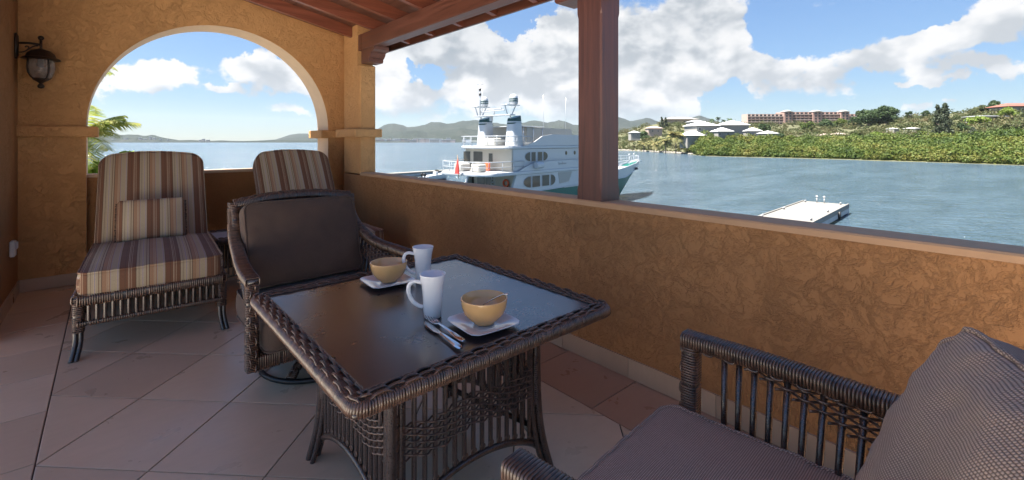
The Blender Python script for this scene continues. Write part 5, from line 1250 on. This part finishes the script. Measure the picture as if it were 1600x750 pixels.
# ------------------------------------------------------------ buildings on the headland
def house(name, label, px, d, wpx, dep, y_ridge, y_eave, y_base, roof, wall, rz=0.0, group=None, wins=((.2, .55), (.7, .55)), floors=1, sink=0):
    g = G(px, d); w = wpx*d/711; zb = ZY(y_base, d); ze = ZY(y_eave, d); zr_ = ZY(y_ridge, d)
    if sink: dz = ground_z(px, d)+sink-ze; zb += dz; ze += dz; zr_ += dz
    t = thing(name, label, 'house' if 'hall' not in name else 'building', (g.x, g.y, zb), R(-YAW)+rz, group)
    H = ze-zb; hw = w/2*.90; o = w*.06
    MB().box((-hw, 0, -3), (hw, dep, H)).build('wall', wall, t)
    rh = zr_-ze; W2 = w/2; D2 = dep+o; r0 = min(W2*.9, dep*.5)
    V = [(-W2, -o, H-.02), (W2, -o, H-.02), (W2, D2, H-.02), (-W2, D2, H-.02), (-W2, -o, H+.22), (W2, -o, H+.22), (W2, D2, H+.22), (-W2, D2, H+.22), (-W2+r0, dep*.5-.1, H+rh), (W2-r0, dep*.5-.1, H+rh), (W2-r0, dep*.5+.1, H+rh), (-W2+r0, dep*.5+.1, H+rh)]
    MB().add(V, [(0, 3, 2, 1), (0, 1, 5, 4), (1, 2, 6, 5), (2, 3, 7, 6), (3, 0, 4, 7), (4, 5, 9, 8), (5, 6, 10, 9), (6, 7, 11, 10), (7, 4, 8, 11), (8, 9, 10, 11)]).build('roof', roof, t)
    for f in range(floors):
        for u, hh in wins:
            x = -hw+2*hw*u; z = H*(f+hh)/floors; s = min(1.5, H*.22)
            fr = MB().box((x-s*.62, -.06, z-s*.62), (x+s*.62, -.001, z+s*.62)).build('window', M['white_roof'], t); MB().box((x-s*.5, -.12, z-s*.5), (x+s*.5, -.061, z+s*.5)).build('pane', M['dark_gap'], fr)
    return t
WG = 'white-roofed houses above the mangroves'
house('white_house', 'tall white-roofed house, the left one of the two high roofs', 1106, 292, 42, 14, 189, 196.5, 222, M['white_roof'], M['white_wall'], R(12), WG, ((.12, .80), (.9, .80)), 1)
house('white_house', 'wide white-roofed house, the right one of the two high roofs', 1149, 300, 44, 15, 188, 195.5, 216, M['white_roof'], M['white_wall'], R(-8), WG, ((.75, .25), (.88, .25)))
house('white_house', 'lowest white-roofed house near the water, left end of the white houses', 1088, 285, 34, 9, 204.5, 212, 224, M['white_roof'], M['white_wall'], R(10), WG, ())
house('white_house', 'small white-roofed house standing between the two tall ones', 1134, 276, 27, 9, 199, 205.5, 218, M['white_roof'], M['white_wall'], R(4), WG, ((.12, .7), (.65, .7)))
house('white_house', 'small white-roofed house right of the wide one', 1179, 282, 23, 9, 199, 204.8, 216, M['white_roof'], M['white_wall'], R(-12), WG, ((.2, .6),))
house('white_house', 'low white-roofed house at the right end of the white houses', 1208, 270, 22, 8, 204, 208.8, 217, M['white_roof'], M['white_wall'], R(15), WG, ((.5, .5),))
house('hill_house', 'small house with a pale pink roof low on the slope under the hotel, left one', 1293, 330, 13, 8, 195, 198, 200, M['pink_pale'], M['white_wall'], 0, 'small houses under the hotel', ((.5, .5),), sink=2.4)
house('hill_house', 'small house with a pale pink roof low on the slope under the hotel, right one', 1315, 330, 15, 8, 194, 197.5, 200, M['pink_pale'], M['white_wall'], 0, 'small houses under the hotel', ((.5, .5),), sink=2.4)
house('hill_house', 'pale house half hidden in scrub below the round trees', 1401, 330, 9, 7, 182, 184, 186, M['white_roof'], M['white_wall'], 0, None, ((.5, .5),), sink=2.4)
house('hill_house', 'low pale house in the scrub left of the casuarinas', 1434, 310, 14, 7, 189, 191, 193, M['white_roof'], M['white_wall'], R(20), None, ((.5, .5),), sink=2.4)
house('hill_house', 'pinkish house on the slope left of the shore palms', 1024, 430, 24, 10, 197, 200.5, 209, M['pink_pale'], M['pink_pale'], 0, None, ((.3, .5), (.7, .5)))
house('hill_house', 'grey-roofed house low on the slope at the left end of the headland', 993, 400, 16, 9, 204, 207.5, 214, M['grey_roof'], M['white_wall'], 0, None, ((.3, .5), (.7, .5)))
house('hill_house', 'grey-roofed house behind the tall white one', 1092, 400, 24, 10, 187, 190.5, 197, M['grey_roof'], M['white_wall'], R(10), None, ((.3, .5),))
house('long_hall', 'long low brown-roofed hall on the skyline behind the casuarinas', 1066, 520, 52, 20, 182, 186.5, 194, M['rock'], M['pink_pale'], 0, None, ((.3, .5), (.6, .5)))
house('red_roofed_house', 'white house with a red roof on the ridge at the right edge', 1604, 312, 60, 14, 160, 166, 178, M['red_roof'], M['white_wall'], R(-8), None, ((.15, .5), (.4, .5), (.6, .5)))
house('grey_roofed_shed', 'long grey roof half buried in scrub on the slope at the right', 1555, 290, 52, 10, 180, 182, 184, M['grey_roof'], M['white_wall'], R(6), None, ())
# hotel
hg = G(1169, 560); ht = thing('hotel', 'long pink hotel with white domed stair towers on the ridge', 'hotel', (hg.x, hg.y, ZY(200, 560)), R(-YAW))
sx = 560/711; z00 = ZY(200, 560)
def hz(y): return ZY(y, 560)-z00
for x0, x1, yt_, dep, m in ((0, 56, 178.6, 16, M['pink_pale']), (56.05, 155, 175.3, 18, M['pink_wall']), (155.05, 174, 178.5, 16, M['pink_wall'])):
    MB().box((x0*sx, 3, -6), (x1*sx, dep, hz(yt_))).build('wing', m, ht); MB().box((x0*sx, 2.6, hz(yt_)), (x1*sx, dep, hz(yt_)+.5)).build('parapet', M['pink_pale'], ht)
    nb = max(2, int((x1-x0)/6.2)); fl = 4 if x0 else 4; top = hz(yt_)
    for f in range(fl):
        z1 = top-.4-f*3.25
        MB().box((x0*sx+.05, .8, z1-2.9), (x1*sx-.05, 2.99, z1-2.65)).build('balcony_slab', M['pink_pale'], ht)
        MB().box((x0*sx+.05, .8, z1-2.64), (x1*sx-.05, .95, z1-1.75)).build('balcony_front', M['pink_wall'] if f % 2 else M['pink_pale'], ht)
        for b in range(nb):
            xa = lerp(x0, x1, (b+.16)/nb)*sx; xb = lerp(x0, x1, (b+.84)/nb)*sx
            MB().box((xa, 2.90, z1-2.5), (xb, 2.995, z1-.25)).build('window', M['dark_gap'], ht)
    for b in range(nb+1): xa = lerp(x0, x1, b/nb)*sx; MB().box((max(x0*sx, xa-.35), .96, -6), (min(x1*sx, xa+.35), 2.89, top-.01)).build('pier', m, ht)
for cx_, w in ((62.5, 13), (108, 14), (151, 13)):
    x0, x1 = (cx_-w/2)*sx, (cx_+w/2)*sx; t_ = MB().box((x0, -.8, -6), (x1, 6, hz(174.6))).build('stair_tower', M['pink_wall'], ht)
    MB().box((x0-.5, -1.3, hz(174.6)), (x1+.5, 6.5, hz(173.9))).build('cornice', M['white_roof'], t_)
    MB().lathe([((x1-x0)*.46, 0), ((x1-x0)*.40, .8), ((x1-x0)*.25, 1.3), (0, 1.5)], ((x0+x1)/2, 2.6, hz(173.9)+.01), 16).build('dome', M['white_roof'], t_, True)
    for f in range(4):
        for s in (-1, 1): MB().box(((x0+x1)/2+s*2.2-1.1, -.85, hz(174.6)-3.0-f*3.25), ((x0+x1)/2+s*2.2+1.1, -.801, hz(174.6)-.9-f*3.25)).build('window', M['dark_gap'], t_)
# ------------------------------------------------------------ distant mountains, islands, towns
def ridge(name, prof, dist, depth, seed, base_y=None, rough=.10, pad=1.0):
    P = np.array(prof, float); xs = np.linspace(P[0, 0], P[-1, 0], int((P[-1, 0]-P[0, 0])*1.1)); V = []; F = []; rows = 18
    for p in xs:
        yh = np.interp(p, P[:, 0], P[:, 1]); Hc = (ZY(yh, dist)-SEA)
        for j in range(rows):
            u = j/(rows-1)*1.35; d = dist-depth+depth*u
            s = math.sin(min(u, 1)*math.pi/2)**1.15 if u <= 1 else 1-(u-1)*1.2
            q = Vector((p*.045+seed*7, u*2.2, seed)); nz = mnoise.fractal(q, 1.0, 2.0, 5)
            spur = 1-abs(mnoise.noise(Vector((p*.035+seed*3, u*.7, seed+4))))*1.0
            s2 = s*(1-(1-min(u, 1))*(.25+.5*(1-spur)))+rough*nz*min(u, 1)*(1-abs(1-u))*(.6 if u < .97 else .25)
            g = G(p, d); g.z = SEA-1+max(0, Hc*s2+1.0 if j else 0); V.append(g)
    for i in range(len(xs)-1):
        for j in range(rows-1): F.append((i*rows+j, (i+1)*rows+j, (i+1)*rows+j+1, i*rows+j+1))
    o = MB().add(V, F).build(name, M['mountain'], None, True); tag(o, kind='structure'); return o
back = [(380, 221), (430, 218), (452, 211), (466, 208.5), (480, 208.5), (492, 210), (520, 214), (560, 212), (588, 203), (600, 195.5), (613, 192), (626, 195), (636, 199), (648, 197.5), (658, 195), (664, 194), (674, 190.5), (688, 190.5), (698, 193), (712, 191.5), (724, 188), (745, 188.5), (760, 191), (790, 193.5), (812, 193), (830, 188.5), (845, 189), (856, 192), (866, 190), (873, 187), (882, 189), (895, 194), (920, 196), (945, 188), (962, 183), (972, 184), (984, 188), (996, 187), (1008, 184.5), (1020, 187), (1035, 191), (1060, 190), (1080, 183), (1092, 180), (1104, 184), (1130, 193), (1200, 200), (1400, 205), (1900, 212)]
ridge('mountains', back, 5600, 1900, 1)
ridge('foothills', [(560, 221), (600, 213), (625, 206), (650, 203), (668, 207), (690, 204), (720, 200), (745, 203), (775, 205), (800, 202), (840, 206), (880, 203), (930, 207), (970, 204), (1030, 206), (1080, 214)], 4300, 700, 2)
ridge('island', [(60, 214), (110, 210), (150, 212), (175, 211), (200, 209.5), (222, 211.5), (243, 211.5), (262, 216), (280, 219), (300, 218.6), (320, 220), (345, 219.4), (380, 220.2), (430, 218.8), (470, 219.3), (520, 220), (600, 220.5), (640, 221.2)], 3500, 260, 3, rough=.25)
def far_building(px, d, w, h, y, m, label, group, roofm=None):
    g = G(px, d); t = thing('far_building', label, 'building', (g.x, g.y, ZY(y, d)), R(-YAW), group); MB().box((-w/2, 0, -12), (w/2, 12, h)).build('wall', m, t); MB().box((-w/2-.8, -.8, h), (w/2+.8, 12.8, h+1.6)).build('roof', roofm or M['white_roof'], t)
r_ = random.Random(9)
for i in range(34):
    px = 592+i*4.2+r_.uniform(-1.5, 1.5)
    if 706 < px < 725: continue
    far_building(px, 3560, r_.choice((24, 34, 50, 70)), r_.uniform(10, 24), 221.6-r_.uniform(0, 1.6), r_.choice((M['white_wall'], M['white_roof'], M['pink_pale'])), 'tiny pale building in the town along the far shore', 'buildings of the town on the far shore')
for i, (px, y) in enumerate(((196, 218), (205, 219.5), (218, 217), (226, 218.5), (234, 215.5), (240, 217), (250, 219), (262, 219.5), (176, 219), (312, 219.8), (317, 218.6), (324, 220))):
    far_building(px, 3330, r_.choice((12, 18, 24)), r_.uniform(4, 8), y, M['white_wall'], 'tiny white house on the low island seen through the arch', 'houses on the island seen through the arch')
# ------------------------------------------------------------ plants outside the arch
palm('garden_palm', 'sunlit palm just outside the arch, its yellow fronds reaching past the left pier', 114, 8.2, SEA+1, 7.08, 1.18, M['palm_near'], None, 16, 21, droop=.62, leafw=.020, nl=46, thick=.09)
palm('garden_palm', 'taller palm outside the arch, only its hanging frond tips showing at the upper left', 94, 8.6, SEA+1, 8.45, 1.10, M['palm_near'], None, 14, 25, droop=.6, leafw=.022, nl=34, thick=.10)
def shrub(px, d, ztop, w, seed, label):
    g = G(px, d); t = thing('tall_shrub', label, 'shrub', (g.x, g.y, SEA+1), 0, 'leafy shrubs outside the arch'); rr = random.Random(seed); H = ztop-SEA-1
    s = MB(); C = []; Rd = []
    for k in range(9):
        a = rr.uniform(0, 6.28); q = w*.4*rr.random(); e = Vector((q*math.cos(a), q*math.sin(a), H-rr.uniform(.1, .5))); s.tube([(0, 0, 0), (e.x*.5, e.y*.5, H*.6), e], [.05, .03, .012], 6); C.append(tuple(e)); Rd.append(rr.uniform(.16, .26))
    s.build('stem', M['bark'], t, True); Vm, Fm = leaves(C, Rd, 60, .075, seed, .3); fast_mesh('foliage', Vm, Fm, M['shrub_near'], t)
shrub(146, 8.0, .98, .6, 51, 'leafy green shrub beside the left arch pier'); shrub(200, 8.4, 1.16, .55, 52, 'leafy green shrub top showing just above the striped chaise lounge')
# ------------------------------------------------------------ air
hz_ = MB().box((-9200, -9200, SEA-1.2), (9200, 9200, 420)).build('haze', None or M['white_plastic']); tag(hz_, kind='stuff')
m = bpy.data.materials.new('air'); m.use_nodes = True; g = N(m.node_tree); g.n.clear()
v = g.node('ShaderNodeVolumePrincipled', Density=.00004, Anisotropy=.2); v.inputs['Color'].default_value = (.80, .88, 1, 1); g.l.new(v.outputs[0], g.node('ShaderNodeOutputMaterial').inputs['Volume'])
hz_.data.materials.clear(); hz_.data.materials.append(m)
